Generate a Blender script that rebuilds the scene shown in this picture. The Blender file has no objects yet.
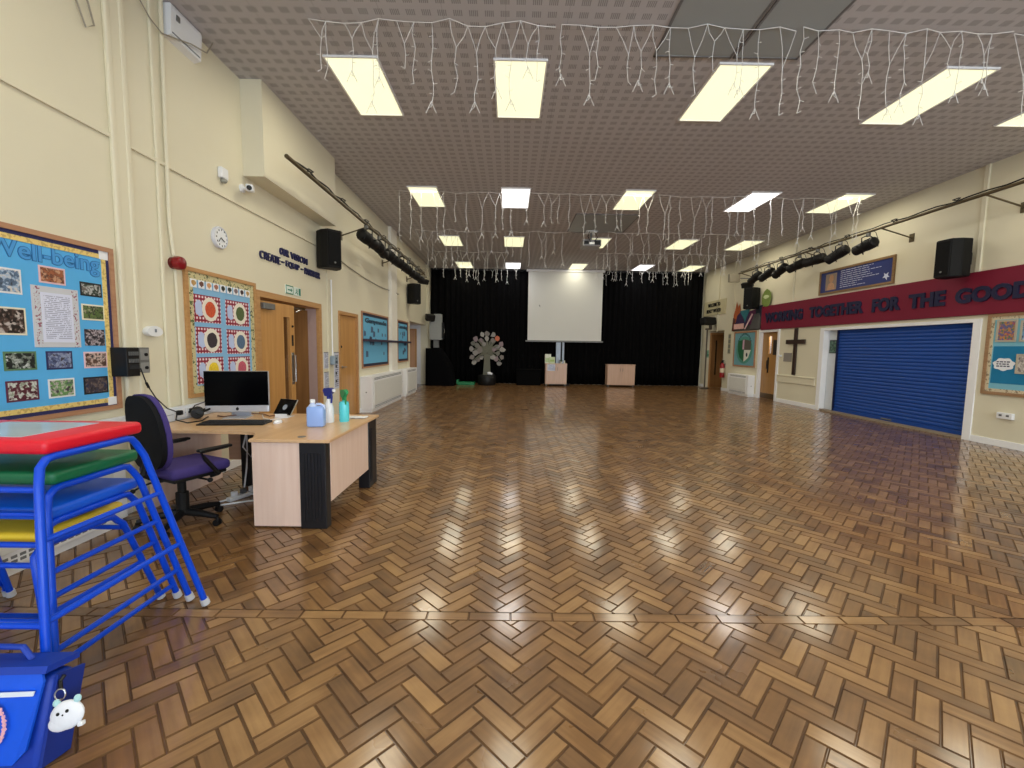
import bpy, bmesh, math, random
from mathutils import Vector as V, Matrix
random.seed(7)
scn = bpy.context.scene
COL = scn.collection
PI = math.pi
XL, XR, YF, YB, H = -3.29, 7.95, -4.2, 17.9, 4.644      # side walls, wall behind the camera, end wall, ceiling

# ------------------------------------------------------------------ materials
def lin(c):
    return tuple((v/12.92 if v <= .04045 else ((v+.055)/1.055)**2.4) for v in (x/255 for x in c))
MATS = {}
def mat(name, rgb, rough=.5, metal=0., vary=.06, scale=14., bump=0., coat=0., sheen=0., spec=.5):
    """plain procedural surface: colour with a little noise, optional fine bump"""
    if name in MATS: return MATS[name]
    m = bpy.data.materials.new(name); m.use_nodes = True
    nt = m.node_tree; b = nt.nodes['Principled BSDF']
    c = lin(rgb)
    b.inputs['Roughness'].default_value = rough; b.inputs['Metallic'].default_value = metal
    b.inputs['Coat Weight'].default_value = coat; b.inputs['Sheen Weight'].default_value = sheen; b.inputs['Specular IOR Level'].default_value = spec
    tc = nt.nodes.new('ShaderNodeTexCoord'); no = nt.nodes.new('ShaderNodeTexNoise')
    no.inputs['Scale'].default_value = scale; no.inputs['Detail'].default_value = 3
    nt.links.new(tc.outputs['Object'], no.inputs['Vector'])
    mr = nt.nodes.new('ShaderNodeMapRange'); mr.inputs['To Min'].default_value = 1-vary; mr.inputs['To Max'].default_value = 1+vary
    nt.links.new(no.outputs['Fac'], mr.inputs['Value'])
    mx = nt.nodes.new('ShaderNodeVectorMath'); mx.operation = 'SCALE'; mx.inputs[0].default_value = c
    nt.links.new(mr.outputs['Result'], mx.inputs['Scale']); nt.links.new(mx.outputs['Vector'], b.inputs['Base Color'])
    if bump:
        bp = nt.nodes.new('ShaderNodeBump'); bp.inputs['Strength'].default_value = bump; bp.inputs['Distance'].default_value = .004
        n2 = nt.nodes.new('ShaderNodeTexNoise'); n2.inputs['Scale'].default_value = scale*12
        nt.links.new(tc.outputs['Object'], n2.inputs['Vector']); nt.links.new(n2.outputs['Fac'], bp.inputs['Height'])
        nt.links.new(bp.outputs['Normal'], b.inputs['Normal'])
    MATS[name] = m
    return m
class N:
    """tiny node-graph helper"""
    def __init__(s, name):
        s.m = bpy.data.materials.new(name); s.m.use_nodes = True; s.t = s.m.node_tree; s.b = s.t.nodes['Principled BSDF']
    def new(s, t, **k):
        n = s.t.nodes.new(t)
        for a, v in k.items(): setattr(n, a, v)
        return n
    def put(s, sock, v):
        if isinstance(v, bpy.types.NodeSocket): s.t.links.new(v, sock)
        else: sock.default_value = v
    def ma(s, op, a, b=0., c=None):
        n = s.new('ShaderNodeMath', operation=op); s.put(n.inputs[0], a); s.put(n.inputs[1], b)
        if c is not None: s.put(n.inputs[2], c)
        return n.outputs[0]
    def xyz(s, out='Object'):
        tc = s.new('ShaderNodeTexCoord'); sp = s.new('ShaderNodeSeparateXYZ'); s.t.links.new(tc.outputs[out], sp.inputs[0])
        return sp.outputs[0], sp.outputs[1], sp.outputs[2], tc.outputs[out]
    def mix(s, f, a, b):
        n = s.new('ShaderNodeMix', data_type='RGBA'); s.put(n.inputs[0], f)
        s.put(n.inputs[6], a if isinstance(a, bpy.types.NodeSocket) else (*a, 1)); s.put(n.inputs[7], b if isinstance(b, bpy.types.NodeSocket) else (*b, 1))
        return n.outputs[2]
    def noise(s, vec, scale, detail=2):
        n = s.new('ShaderNodeTexNoise'); n.inputs['Scale'].default_value = scale; n.inputs['Detail'].default_value = detail
        s.t.links.new(vec, n.inputs['Vector']); return n.outputs['Fac']
    def inside(s, v, lo, hi):
        return s.ma('MULTIPLY', s.ma('GREATER_THAN', v, lo), s.ma('LESS_THAN', v, hi))
    def done(s, col, rough=.5):
        s.put(s.b.inputs['Base Color'], col); s.b.inputs['Roughness'].default_value = rough; MATS[s.m.name] = s.m; return s.m

def wood(name, c1, c2, rough=.4, axis=2, sc=7.):
    """straight-grained veneer, grain along the given axis"""
    if name in MATS: return MATS[name]
    n = N(name); tc = n.new('ShaderNodeTexCoord'); mp = n.new('ShaderNodeMapping')
    s = [sc, sc, sc]; s[axis] = sc*.06
    mp.inputs['Scale'].default_value = s; n.t.links.new(tc.outputs['Object'], mp.inputs['Vector'])
    f = n.noise(mp.outputs['Vector'], 4., 5)
    f = n.ma('MULTIPLY_ADD', f, 2.2, -.6)
    n.t.nodes[-1].use_clamp = True
    return n.done(n.mix(f, lin(c1), lin(c2)), rough)

def picture(name, cols, scale=5., seed=0., bg=None):
    """a printed photograph: soft patches of its own few colours"""
    n = N(name); x, y, z, g = n.xyz('Object')
    mp = n.new('ShaderNodeMapping'); mp.inputs['Location'].default_value = (seed, seed*1.7, seed*.6); n.t.links.new(g, mp.inputs['Vector'])
    vo = n.new('ShaderNodeTexVoronoi'); vo.inputs['Scale'].default_value = scale*11; n.t.links.new(mp.outputs['Vector'], vo.inputs['Vector'])
    f = n.noise(mp.outputs['Vector'], scale*4, 5)
    sp = n.new('ShaderNodeSeparateColor'); n.t.links.new(vo.outputs['Color'], sp.inputs[0])
    k = n.ma('MULTIPLY_ADD', f, .95, n.ma('MULTIPLY_ADD', sp.outputs[0], .46, -.30)); 
    cr = n.new('ShaderNodeValToRGB'); cr.color_ramp.interpolation = 'EASE'
    e = cr.color_ramp.elements
    while len(e) < len(cols): e.new(.5)
    for i, c in enumerate(cols):
        e[i].position = .18+.62*i/len(cols) if i else 0.; e[i].color = (*lin(c), 1)
    n.t.links.new(k, cr.inputs['Fac'])
    return n.done(cr.outputs['Color'], .35)

def printed(name, paper, ink, rows, axis_u=1, fill=.55, left=.1, right=.9, word=26.):
    """a sheet with ruled lines of small print"""
    if name in MATS: return MATS[name]
    n = N(name); o = n.xyz('Generated'); u = o[axis_u]; w = o[2]
    line = n.ma('LESS_THAN', n.ma('FRACT', n.ma('MULTIPLY', w, rows)), fill)
    cell = n.new('ShaderNodeTexWhiteNoise'); cell.noise_dimensions = '2D'
    cb = n.new('ShaderNodeCombineXYZ'); n.put(cb.inputs[0], n.ma('FLOOR', n.ma('MULTIPLY', u, word))); n.put(cb.inputs[1], n.ma('FLOOR', n.ma('MULTIPLY', w, rows)))
    n.t.links.new(cb.outputs[0], cell.inputs['Vector'])
    on = n.ma('GREATER_THAN', cell.outputs['Value'], .22)
    f = n.ma('MULTIPLY', n.ma('MULTIPLY', line, on), n.ma('MULTIPLY', n.inside(u, left, right), n.inside(w, .06, .94)))
    return n.done(n.mix(f, lin(paper), lin(ink)), .5)

def emit(name, rgb, k):
    if name in MATS: return MATS[name]
    n = N(name); n.b.inputs['Emission Color'].default_value = (*rgb, 1); n.b.inputs['Emission Strength'].default_value = k
    return n.done((.8, .8, .8, 1), .4)

# ------------------------------------------------------------------ mesh building
class B:
    def __init__(s): s.bm = bmesh.new()
    def box(s, x0, x1, y0, y1, z0, z1, bev=0., seg=2, M=None):
        r = bmesh.ops.create_cube(s.bm, size=1)
        vs = r['verts']
        for v in vs: v.co = V((x0+(v.co.x+.5)*(x1-x0), y0+(v.co.y+.5)*(y1-y0), z0+(v.co.z+.5)*(z1-z0)))
        if bev:
            es = list({e for v in vs for e in v.link_edges})
            q = bmesh.ops.bevel(s.bm, geom=es, offset=bev, segments=seg, affect='EDGES', profile=.5)
            vs = list({v for f in q['faces'] for v in f.verts} | {v for v in vs if v.is_valid})
        if M:
            for v in vs: v.co = M @ v.co
        return s
    def tube(s, pts, r, n=8, cap=True):
        pts = [V(p) for p in pts]; rs = r if isinstance(r, (list, tuple)) else [r]*len(pts)
        rings = []; up = None
        for i, p in enumerate(pts):
            t = (pts[min(i+1, len(pts)-1)]-pts[max(i-1, 0)]).normalized()
            if up is None or abs(up.dot(t)) > .99:
                up = V((0, 0, 1)) if abs(t.z) < .9 else V((0, 1, 0))
            a = t.cross(up).normalized(); up = a.cross(t).normalized()
            rings.append([s.bm.verts.new(p+(a*math.cos(k*2*PI/n)+up*math.sin(k*2*PI/n))*rs[i]) for k in range(n)])
        for A, C in zip(rings, rings[1:]):
            for k in range(n): s.bm.faces.new((A[k], A[(k+1) % n], C[(k+1) % n], C[k]))
        if cap: s.bm.faces.new(rings[0][::-1]); s.bm.faces.new(rings[-1])
        return s
    def lathe(s, prof, M=None, n=20, cap=True):
        M = M or Matrix()
        rings = [[s.bm.verts.new(M @ V((r*math.cos(k*2*PI/n), r*math.sin(k*2*PI/n), z))) for k in range(n)] for r, z in prof]
        for A, C in zip(rings, rings[1:]):
            for k in range(n): s.bm.faces.new((A[k], A[(k+1) % n], C[(k+1) % n], C[k]))
        if cap: s.bm.faces.new(rings[0][::-1]); s.bm.faces.new(rings[-1])
        return s
    def prism(s, pts, fn, d0, d1):
        a = [s.bm.verts.new(V(fn(u, w, d0))) for u, w in pts]; c = [s.bm.verts.new(V(fn(u, w, d1))) for u, w in pts]
        s.bm.faces.new(a[::-1]); s.bm.faces.new(c); k = len(pts)
        for i in range(k): s.bm.faces.new((a[i], a[(i+1) % k], c[(i+1) % k], c[i]))
        return s
    def ball(s, c, r, sc=(1, 1, 1), n=12, M=None):
        q = bmesh.ops.create_uvsphere(s.bm, u_segments=n, v_segments=max(6, n//2+1), radius=r)
        for v in q['verts']:
            v.co = V((v.co.x*sc[0], v.co.y*sc[1], v.co.z*sc[2]))
            if M: v.co = M @ v.co
            v.co += V(c)
        return s
    def add(s, me, M):
        s.bm.from_mesh(me) if M is None else None
        if M is not None:
            k = len(s.bm.verts); s.bm.from_mesh(me); s.bm.verts.ensure_lookup_table()
            for v in s.bm.verts[k:]: v.co = M @ v.co
        return s

WORLD = {}
def tag(o, label=None, cat=None, group=None, kind=None):
    if label: o['label'] = label
    if cat: o['category'] = cat
    if group: o['group'] = group
    if kind: o['kind'] = kind
    return o
def root(name, label, cat, loc=(0, 0, 0), rz=0., group=None):
    """an Empty at a thing's base that parents its parts"""
    o = bpy.data.objects.new(name, None); o.empty_display_size = .1; COL.objects.link(o)
    o.location = loc; o.rotation_euler = (0, 0, rz)
    WORLD[o.name] = Matrix.Translation(V(loc)) @ Matrix.Rotation(rz, 4, 'Z')
    return tag(o, label, cat, group)
def obj(name, b, m, parent=None, local=False, smooth=False, label=None):
    """link the collected shapes as ONE mesh object; shapes are given in room coordinates unless local"""
    bm = b.bm
    bmesh.ops.recalc_face_normals(bm, faces=bm.faces)
    me = bpy.data.meshes.new(name); o = bpy.data.objects.new(name, me)
    if parent is not None:
        W = WORLD[parent.name]
        if not local:
            Wi = W.inverted()
            for v in bm.verts: v.co = Wi @ v.co
        WORLD[o.name] = W; o.parent = parent
    else:
        xs = [v.co for v in bm.verts]
        c = V(((min(v.x for v in xs)+max(v.x for v in xs))/2, (min(v.y for v in xs)+max(v.y for v in xs))/2, min(v.z for v in xs)))
        for v in bm.verts: v.co -= c
        o.location = c; WORLD[o.name] = Matrix.Translation(c)
    if smooth:
        for f in bm.faces: f.smooth = True
    bm.to_mesh(me); bm.free()
    if smooth: me.set_sharp_from_angle(angle=math.radians(40))
    me.materials.append(m); COL.objects.link(o)
    if label: o['label'] = label
    return o
def struct(name, b, m, parent=None, **k):
    o = obj(name, b, m, parent, **k)
    if parent is None: o['kind'] = 'structure'
    return o
def dup(r, loc, rz=None, label=None, group=None):
    """a copy of a thing with copies of its parts and sub-parts"""
    c = r.copy(); COL.objects.link(c); c.location = loc
    if rz is not None: c.rotation_euler = (0, 0, rz)
    if label: c['label'] = label
    if group: c['group'] = group
    for ch in list(r.children):
        d = ch.copy(); COL.objects.link(d); d.parent = c
        for g in list(ch.children):
            e = g.copy(); COL.objects.link(e); e.parent = d
    return c

# a point on the left / right wall: distance along the hall, height, distance out from the wall
def LW(y, z, d): return V((XL+d, y, z))
def RW(y, z, d): return V((XR-d, y, z))
def wbox(b, side, y0, y1, z0, z1, d0, d1, bev=0.):
    if side is LW: return b.box(XL+d0, XL+d1, y0, y1, z0, z1, bev)
    return b.box(XR-d1, XR-d0, y0, y1, z0, z1, bev)
def frame4(b, side, y0, y1, z0, z1, w, d0, d1):
    wbox(b, side, y0, y1, z0, z0+w, d0, d1); wbox(b, side, y0, y1, z1-w, z1, d0, d1)
    wbox(b, side, y0, y0+w, z0+w, z1-w, d0, d1); return wbox(b, side, y1-w, y1, z0+w, z1-w, d0, d1)
def blob(cy, cz, ry, rz, n=14, wob=0., seed=1):
    q = random.Random(seed)
    return [(cy+ry*math.cos(t*2*PI/n)*(1+wob*(q.random()-.5)), cz+rz*math.sin(t*2*PI/n)*(1+wob*(q.random()-.5))) for t in range(n)]

def text_mesh(s, bold=.0, depth=.1, shear=0., spacing=1.):
    cu = bpy.data.curves.new('letters', 'FONT'); cu.body = s; cu.size = 1; cu.extrude = depth/2; cu.offset = bold; cu.shear = shear
    cu.resolution_u = 3; cu.space_character = spacing
    o = bpy.data.objects.new('letters', cu); COL.objects.link(o)
    bpy.context.view_layer.update()
    me = bpy.data.meshes.new_from_object(o.evaluated_get(bpy.context.evaluated_depsgraph_get()))
    bpy.data.objects.remove(o); bpy.data.curves.remove(cu)
    return me
def text(b, s, o, ux, uz, w, h, d, bold=.02, shear=0., spacing=1.):
    """letters filling a w x h rectangle whose lower left corner is o, reading along ux, standing up along uz, d proud"""
    me = text_mesh(s, bold, 1., shear, spacing)
    xs = [v.co.x for v in me.vertices]; ys = [v.co.y for v in me.vertices]; zs = [v.co.z for v in me.vertices]
    ux, uz = V(ux), V(uz); n = ux.cross(uz)
    sx, sy, sz = w/(max(xs)-min(xs)), h/(max(ys)-min(ys)), d/(max(zs)-min(zs))
    for v in me.vertices:
        v.co = V(o)+ux*((v.co.x-min(xs))*sx)+uz*((v.co.y-min(ys))*sy)+n*((v.co.z-min(zs))*sz)
    b.bm.from_mesh(me); bpy.data.meshes.remove(me); return b
def ltext(b, s, y0, y1, z0, z1, d0, d1, **k): return text(b, s, LW(y0, z0, d0), (0, 1, 0), (0, 0, 1), y1-y0, z1-z0, d1-d0, **k)
def rtext(b, s, y_far, y_near, z0, z1, d0, d1, **k): return text(b, s, RW(y_far, z0, d0), (0, -1, 0), (0, 0, 1), y_far-y_near, z1-z0, d1-d0, **k)
LIGHT_K, SKY_K, EXPO = 18.5, 290, 0.08
# ------------------------------------------------------------------ common materials
M_cream = mat('cream_wall_paint', (226, 219, 195), .55, vary=.03, scale=2.)
M_white = mat('white_gloss_paint', (246, 246, 248), .35, vary=.02)
M_whiteplastic = mat('white_plastic', (236, 238, 242), .3, vary=.02)
M_trunk = mat('white_trunking_plastic', (228, 232, 240), .35, vary=.02)
M_black = mat('black_plastic', (20, 20, 22), .45, vary=.1, spec=.35)
M_blackmetal = mat('black_painted_metal', (22, 21, 21), .55, vary=.1, spec=.3)
M_grey = mat('grey_painted_metal', (120, 120, 118), .45, metal=.3)
M_steel = mat('brushed_steel', (190, 190, 190), .3, metal=1.)
M_navy = mat('navy_letters', (24, 26, 78), .5)
M_oakframe = wood('oak_frame', (176, 128, 78), (198, 152, 98), .45, 1, 9.)
M_door = wood('oak_veneer_door', (186, 134, 74), (204, 154, 92), .4, 2, 5.)
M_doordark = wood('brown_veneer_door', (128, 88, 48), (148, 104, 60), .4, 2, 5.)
M_beech = wood('beech_laminate', (230, 198, 180), (240, 212, 196), .3, 2, 6.)
M_beechtop = wood('beech_laminate_top', (214, 172, 128), (226, 188, 146), .28, 1, 6.)
M_curtain = mat('black_curtain_cloth', (15, 15, 16), 1., vary=.25, scale=5., spec=.02)
M_bluesteel = mat('blue_powder_coated_tube', (0, 72, 212), .32, vary=.03, spec=.4)

# ------------------------------------------------------------------ floor: herringbone blocks
def floor_material():
    n = N('varnished_wood_blocks'); x, y, z, g = n.xyz('Object')
    at = n.new('ShaderNodeAttribute'); at.attribute_name = 'tint'; at.attribute_type = 'GEOMETRY'
    mp = n.new('ShaderNodeMapping'); mp.vector_type = 'POINT'
    uv = n.new('ShaderNodeUVMap'); uv.uv_map = 'grain'
    mp.inputs['Scale'].default_value = (3., 42., 1.); n.t.links.new(uv.outputs['UV'], mp.inputs['Vector'])
    gr = n.noise(mp.outputs['Vector'], 1., 5)
    wear = n.noise(g, 5., 5)
    sp = n.new('ShaderNodeSeparateColor'); n.t.links.new(at.outputs['Color'], sp.inputs[0])
    t = n.ma('ADD', n.ma('MULTIPLY_ADD', sp.outputs[0], .42, .10), n.ma('MULTIPLY', gr, .40))
    t = n.ma('ADD', t, n.ma('MULTIPLY_ADD', wear, .6, -.28))
    cr = n.new('ShaderNodeValToRGB'); e = cr.color_ramp.elements
    for q, (p, c) in enumerate(((.05, (64, 41, 21)), (.5, (128, 91, 52)), (.95, (176, 136, 86)))):
        if q > 1: e.new(.5)
        e[q].position = p; e[q].color = (*lin(c), 1)
    n.t.links.new(t, cr.inputs['Fac'])
    n.put(n.b.inputs['Roughness'], n.ma('MULTIPLY_ADD', n.noise(g, 3., 4), .26, n.ma('MULTIPLY_ADD', sp.outputs[2], .5, n.ma('MULTIPLY_ADD', sp.outputs[1], .14, .16))))
    n.put(n.b.inputs['Coat Weight'], n.ma('MULTIPLY_ADD', sp.outputs[2], -.8, .8)); n.b.inputs['Coat Roughness'].default_value = .13
    bp = n.new('ShaderNodeBump'); bp.inputs['Strength'].default_value = .07; bp.inputs['Distance'].default_value = .002
    n.put(bp.inputs['Height'], n.ma('ADD', gr, n.noise(g, 24., 3))); n.put(n.b.inputs['Normal'], bp.outputs['Normal'])
    n.put(n.b.inputs['Base Color'], cr.outputs['Color']); return n.m
def make_floor():
    L, W = .2302, .0803
    s = math.sqrt(.5); A, Bv = V((s, s, 0)), V((-s, s, 0)); q = random.Random(3)
    def fresh():
        bm = bmesh.new(); return bm, bm.loops.layers.uv.new('grain'), bm.loops.layers.float_color.new('tint')
    def block(bm, uvl, cl, o, du, dv, lu, lv):
        t, t2, uo = q.random(), q.random(), q.random()*40
        g = .0012; e = .0050
        k = [q.uniform(-.0005, .0005) for _ in range(3)]
        out = [(g, g), (lu-g, g), (lu-g, lv-g), (g, lv-g)]; ins = [(g+e, g+e), (lu-g-e, g+e), (lu-g-e, lv-g-e), (g+e, lv-g-e)]
        lo = [bm.verts.new(o+du*a+dv*c+V((0, 0, -.006))) for a, c in out]
        hi = [bm.verts.new(o+du*a+dv*c+V((0, 0, k[0]+k[1]*(a/lu-.5)+k[2]*(c/lv-.5)))) for a, c in ins]
        for f, top in [(hi, True)]+[((lo[i], lo[(i+1) % 4], hi[(i+1) % 4], hi[i]), False) for i in range(4)]:
            fc = bm.faces.new(f)
            for i, lp in enumerate(fc.loops):
                p = ins[i] if top else out[i]
                lp[uvl].uv = (p[0]+uo, p[1]+uo*.37); lp[cl] = (t if top else t*.3-.32, t2, 0 if top else 1, 1)
    def field(px, py, y0, y1, cut0, cut1):
        bm, uvl, cl = fresh(); P = V((px, py, 0))
        for i in range(-66, 190):
            for j in range(-16, 34):
                o = P+(A+Bv)*(W*i)+(A-Bv)*(L*j)
                if XL-.2 < o.x < XR+.8 and y0 < o.y < y1:
                    block(bm, uvl, cl, o, A, Bv, L, W)
                    block(bm, uvl, cl, o+A*(L+W)+Bv*(W-L), Bv, -A, L, W)
        for cut, nrm in ((cut0, -1), (cut1, 1)):
            if cut is not None:
                bmesh.ops.bisect_plane(bm, geom=bm.verts[:]+bm.edges[:]+bm.faces[:], plane_co=(0, cut, 0), plane_no=(0, nrm, 0), clear_outer=True)
        me = bpy.data.meshes.new('f'); bm.to_mesh(me); bm.free(); return me
    bm, uvl, cl = fresh()
    for me in (field(.082, 1.444, YF-.3, 2.6, None, 2.2215), field(-.003, 2.370, 1.9, YB+.3, 2.2995, None)):
        bm.from_mesh(me); bpy.data.meshes.remove(me)
    x = XL-.6
    while x < XR+.8:                                                # the border course, laid end to end across the hall
        l = .2302; k = q.choice((0, 0, .01, -.008)); block(bm, uvl, cl, V((x, 2.2225, .0008)), V((1, 0, 0)), V((0, 1, 0)), l, .076); x += l
    f = bm.faces.new([bm.verts.new(p) for p in ((XL-1.2, YF-.3, -.0058), (XR+1.2, YF-.3, -.0058), (XR+1.2, YB+.3, -.0058), (XL-1.2, YB+.3, -.0058))])
    for lp in f.loops: lp[cl] = (-.3, .5, 0, 1)
    me = bpy.data.meshes.new('floor'); bm.to_mesh(me); bm.free(); me.materials.append(floor_material())
    o = bpy.data.objects.new('floor', me); COL.objects.link(o); o['kind'] = 'structure'
make_floor()

# ------------------------------------------------------------------ ceiling: slotted acoustic tiles
def ceiling_material():
    n = N('slotted_acoustic_tiles'); x, y, z, g = n.xyz('Object')
    fx = n.ma('FRACT', n.ma('MULTIPLY_ADD', x, 1/.15, 1000.1)); fy = n.ma('FRACT', n.ma('MULTIPLY_ADD', y, 1/.15, 1000.3))
    cl = n.ma('MULTIPLY', n.inside(fx, .2, .8), n.inside(fy, .22, .72))
    sl = n.ma('LESS_THAN', n.ma('FRACT', n.ma('MULTIPLY_ADD', fx, 8.34, .33)), .62)
    tx = n.ma('FRACT', n.ma('MULTIPLY_ADD', x, 1/.6, 1000.15)); ty = n.ma('FRACT', n.ma('MULTIPLY_ADD', y, 1/1.2, 1000.2))
    seam = n.ma('MAXIMUM', n.ma('LESS_THAN', tx, .010), n.ma('LESS_THAN', ty, .005))
    dark = n.ma('MAXIMUM', n.ma('MULTIPLY', n.ma('MULTIPLY', cl, sl), .52), n.ma('MULTIPLY', seam, .3))
    base = n.mix(n.noise(g, .8, 3), lin((186, 183, 186)), lin((199, 196, 199)))
    return n.done(n.mix(dark, base, lin((92, 89, 92))), .8)
b = B().box(XL-.9, XR+.9, YF-.3, YB+.3, H, H+.2); o = struct('ceiling', b, ceiling_material())
# keep the tile grid tied to the room
for v in o.data.vertices: v.co += o.location
o.location = (0, 0, 0)

# ------------------------------------------------------------------ walls
def wall_x(name, x0, x1, y0, y1, holes, m):
    """a wall along the hall with rectangular openings (y0, y1, z0, z1)"""
    b = B(); ys = sorted({y0, y1, *[h[0] for h in holes], *[h[1] for h in holes]})
    for a, c in zip(ys, ys[1:]):
        zs = [(h[2], h[3]) for h in holes if h[0] <= a+1e-6 and h[1] >= c-1e-6]; z = 0.
        for lo, hi in sorted(zs):
            if lo > z: b.box(x0, x1, a, c, z, lo)
            z = hi
        b.box(x0, x1, a, c, z, H)
    return struct(name, b, m)
D1 = (5.70, 7.46, 0., 2.10)
wall_x('wall_left', XL-.22, XL, YF, YB, [D1, (8.36, 9.28, 0., 2.08), (14.05, 16.95, 0., 2.3)], M_cream)
wall_x('wall_right', XR, XR+.22, YF, YB, [(7.40, 10.92, .0, 2.03), (12.80, 13.68, 0., 2.08), (16.05, 17.55, 0., 2.25)], M_cream)
struct('wall_back', B().box(XL-.9, XR+.9, YB, YB+.2, 0, H), M_cream)
b = B()                                                             # the end behind the camera, with two wide windows
for x0, x1, z0, z1 in ((XL-.9, XR+.9, 0, .95), (XL-.9, XR+.9, 3.1, H), (XL-.9, -2.6, .95, 3.1), (1.6, 2.6, .95, 3.1), (7.2, XR+.9, .95, 3.1)): b.box(x0, x1, YF-.2, YF, z0, z1)
struct('wall_front', b, M_cream)
def glass():
    n = N('window_glass'); t = n.new('ShaderNodeBsdfTransparent'); gl = n.new('ShaderNodeBsdfGlossy'); gl.inputs['Roughness'].default_value = .02
    mx = n.new('ShaderNodeMixShader'); mx.inputs[0].default_value = .08
    n.t.links.new(t.outputs[0], mx.inputs[1]); n.t.links.new(gl.outputs[0], mx.inputs[2])
    n.t.links.new(mx.outputs[0], n.t.nodes['Material Output'].inputs['Surface']); return n.m
M_glass = glass()
for k, (x0, x1) in enumerate(((-2.6, 1.6), (2.6, 7.2)), 1):
    b = B(); w = .06
    for a, c, d, e in ((x0, x1, .95, .95+w), (x0, x1, 3.1-w, 3.1), (x0, x0+w, .95, 3.1), (x1-w, x1, .95, 3.1), (x0, x1, 2.3, 2.3+w)): b.box(a, c, YF-.14, YF-.06, d, e)
    for i in (1, 2): xm = x0+(x1-x0)*i/3; b.box(xm-w/2, xm+w/2, YF-.14, YF-.06, .95, 3.1)
    f = struct('window_%d' % k, b, M_white)
    p = obj('glass_pane', B().box(x0, x1, YF-.105, YF-.095, .95, 3.1), M_glass, f)
# corridor behind the open double door, recess at each far end, rooms behind the closed doors
M_corr = mat('corridor_paint', (206, 196, 168), .6)
b = B().box(-5.6, XL-.22, 5.2, 5.3, 0, 2.6).box(-5.6, XL-.22, 12.2, 12.3, 0, 2.6).box(-5.7, -5.6, 5.2, 12.3, 0, 2.6); struct('wall_corridor', b, M_corr)
struct('floor_corridor', B().box(-5.6, XL-.02, 5.3, 12.2, -.02, -.005), mat('corridor_carpet', (92, 84, 78), .9))
struct('ceiling_corridor', B().box(-5.6, XL-.22, 5.2, 12.3, 2.6, 2.7), M_white)
b = B().box(-4.3, -4.15, 14.0, 17.0, 0, 2.35).box(-4.15, XL-.22, 13.95, 14.05, 0, 2.35).box(-4.15, XL-.22, 16.95, 17.05, 0, 2.35).box(-4.15, XL-.22, 14.0, 17.0, 2.3, 2.4)
struct('wall_recess_left', b, mat('recess_white_paint', (232, 232, 236), .5))
b = B().box(8.75, 8.9, 15.9, 17.7, 0, 2.35).box(XR+.22, 8.75, 15.95, 16.05, 0, 2.35).box(XR+.22, 8.75, 17.55, 17.65, 0, 2.35).box(XR+.22, 8.75, 15.9, 17.7, 2.25, 2.35)
struct('wall_recess_right', b, M_cream)
b = B().box(8.25, 8.4, 7.2, 11.1, 0, 2.1).box(XR+.22, 8.3, 7.25, 7.4, 0, 2.1).box(XR+.22, 8.3, 7.4, 10.92, 2.03, 2.1)
struct('wall_serving_hatch', b, mat('hatch_white_paint', (214, 220, 228), .5))
# pilasters, ribs and ledges of the left wall
b = B(); wbox(b, LW, 3.665, 3.715, 0, H, 0, .036, .012); wbox(b, LW, 3.795, 3.845, 0, H, 0, .036, .012); wbox(b, LW, 3.71, 3.80, 0, H, 0, .027); struct('trim_1', b, M_cream)
b = B(); wbox(b, LW, 4.12, 4.16, 0, H, 0, .025, .008); struct('trim_2', b, M_cream)
b = B(); wbox(b, LW, 11.72, 12.30, 0, H, 0, .09, .01); struct('trim_3', b, mat('white_column_paint', (240, 236, 226), .5))
b = B(); wbox(b, LW, 13.86, 14.05, 0, 2.3, 0, .03); wbox(b, LW, 7.80, 7.83, 0, 3.1, 0, .02); struct('trim_4', b, M_cream)
b = B(); wbox(b, LW, YF, 7.98, 3.135, 3.165, 0, .022); struct('trim_5', b, M_cream)
b = B(); wbox(b, LW, 17.0, 17.25, 0, H, 0, .06); struct('trim_6', b, M_cream)
# boxed-in bulkhead high on the left wall
struct('trim_7', B().box(XL, -3.03, 5.46, 7.63, 3.52, H), M_cream)
# right wall: joint strips, dado and skirting
b = B()
for y in (7.42, 12.25, 16.6): wbox(b, RW, y-.04, y+.04, 2.2, H, 0, .03, .008)
wbox(b, RW, 15.45, 15.50, 2.2, H, 0, .02); struct('trim_8', b, M_cream)
b = B(); wbox(b, RW, 11.12, 12.70, .60, .80, 0, .03, .006); wbox(b, RW, 11.12, 12.70, .78, .81, 0, .045, .006); struct('trim_9', b, M_cream)
b = B()
for y0, y1 in ((YF, 7.26), (11.06, 12.68), (13.80, 16.05), (17.55, 17.9)): wbox(b, RW, y0, y1, 0, .11, 0, .018, .004)
struct('baseboard_right', b, M_white)
b = B()
for y0, y1 in ((YF, 5.60), (7.56, 8.26), (9.38, 14.05), (16.95, 17.9)): wbox(b, LW, y0, y1, 0, .10, 0, .018, .004)
struct('baseboard_left', b, M_white)
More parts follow.
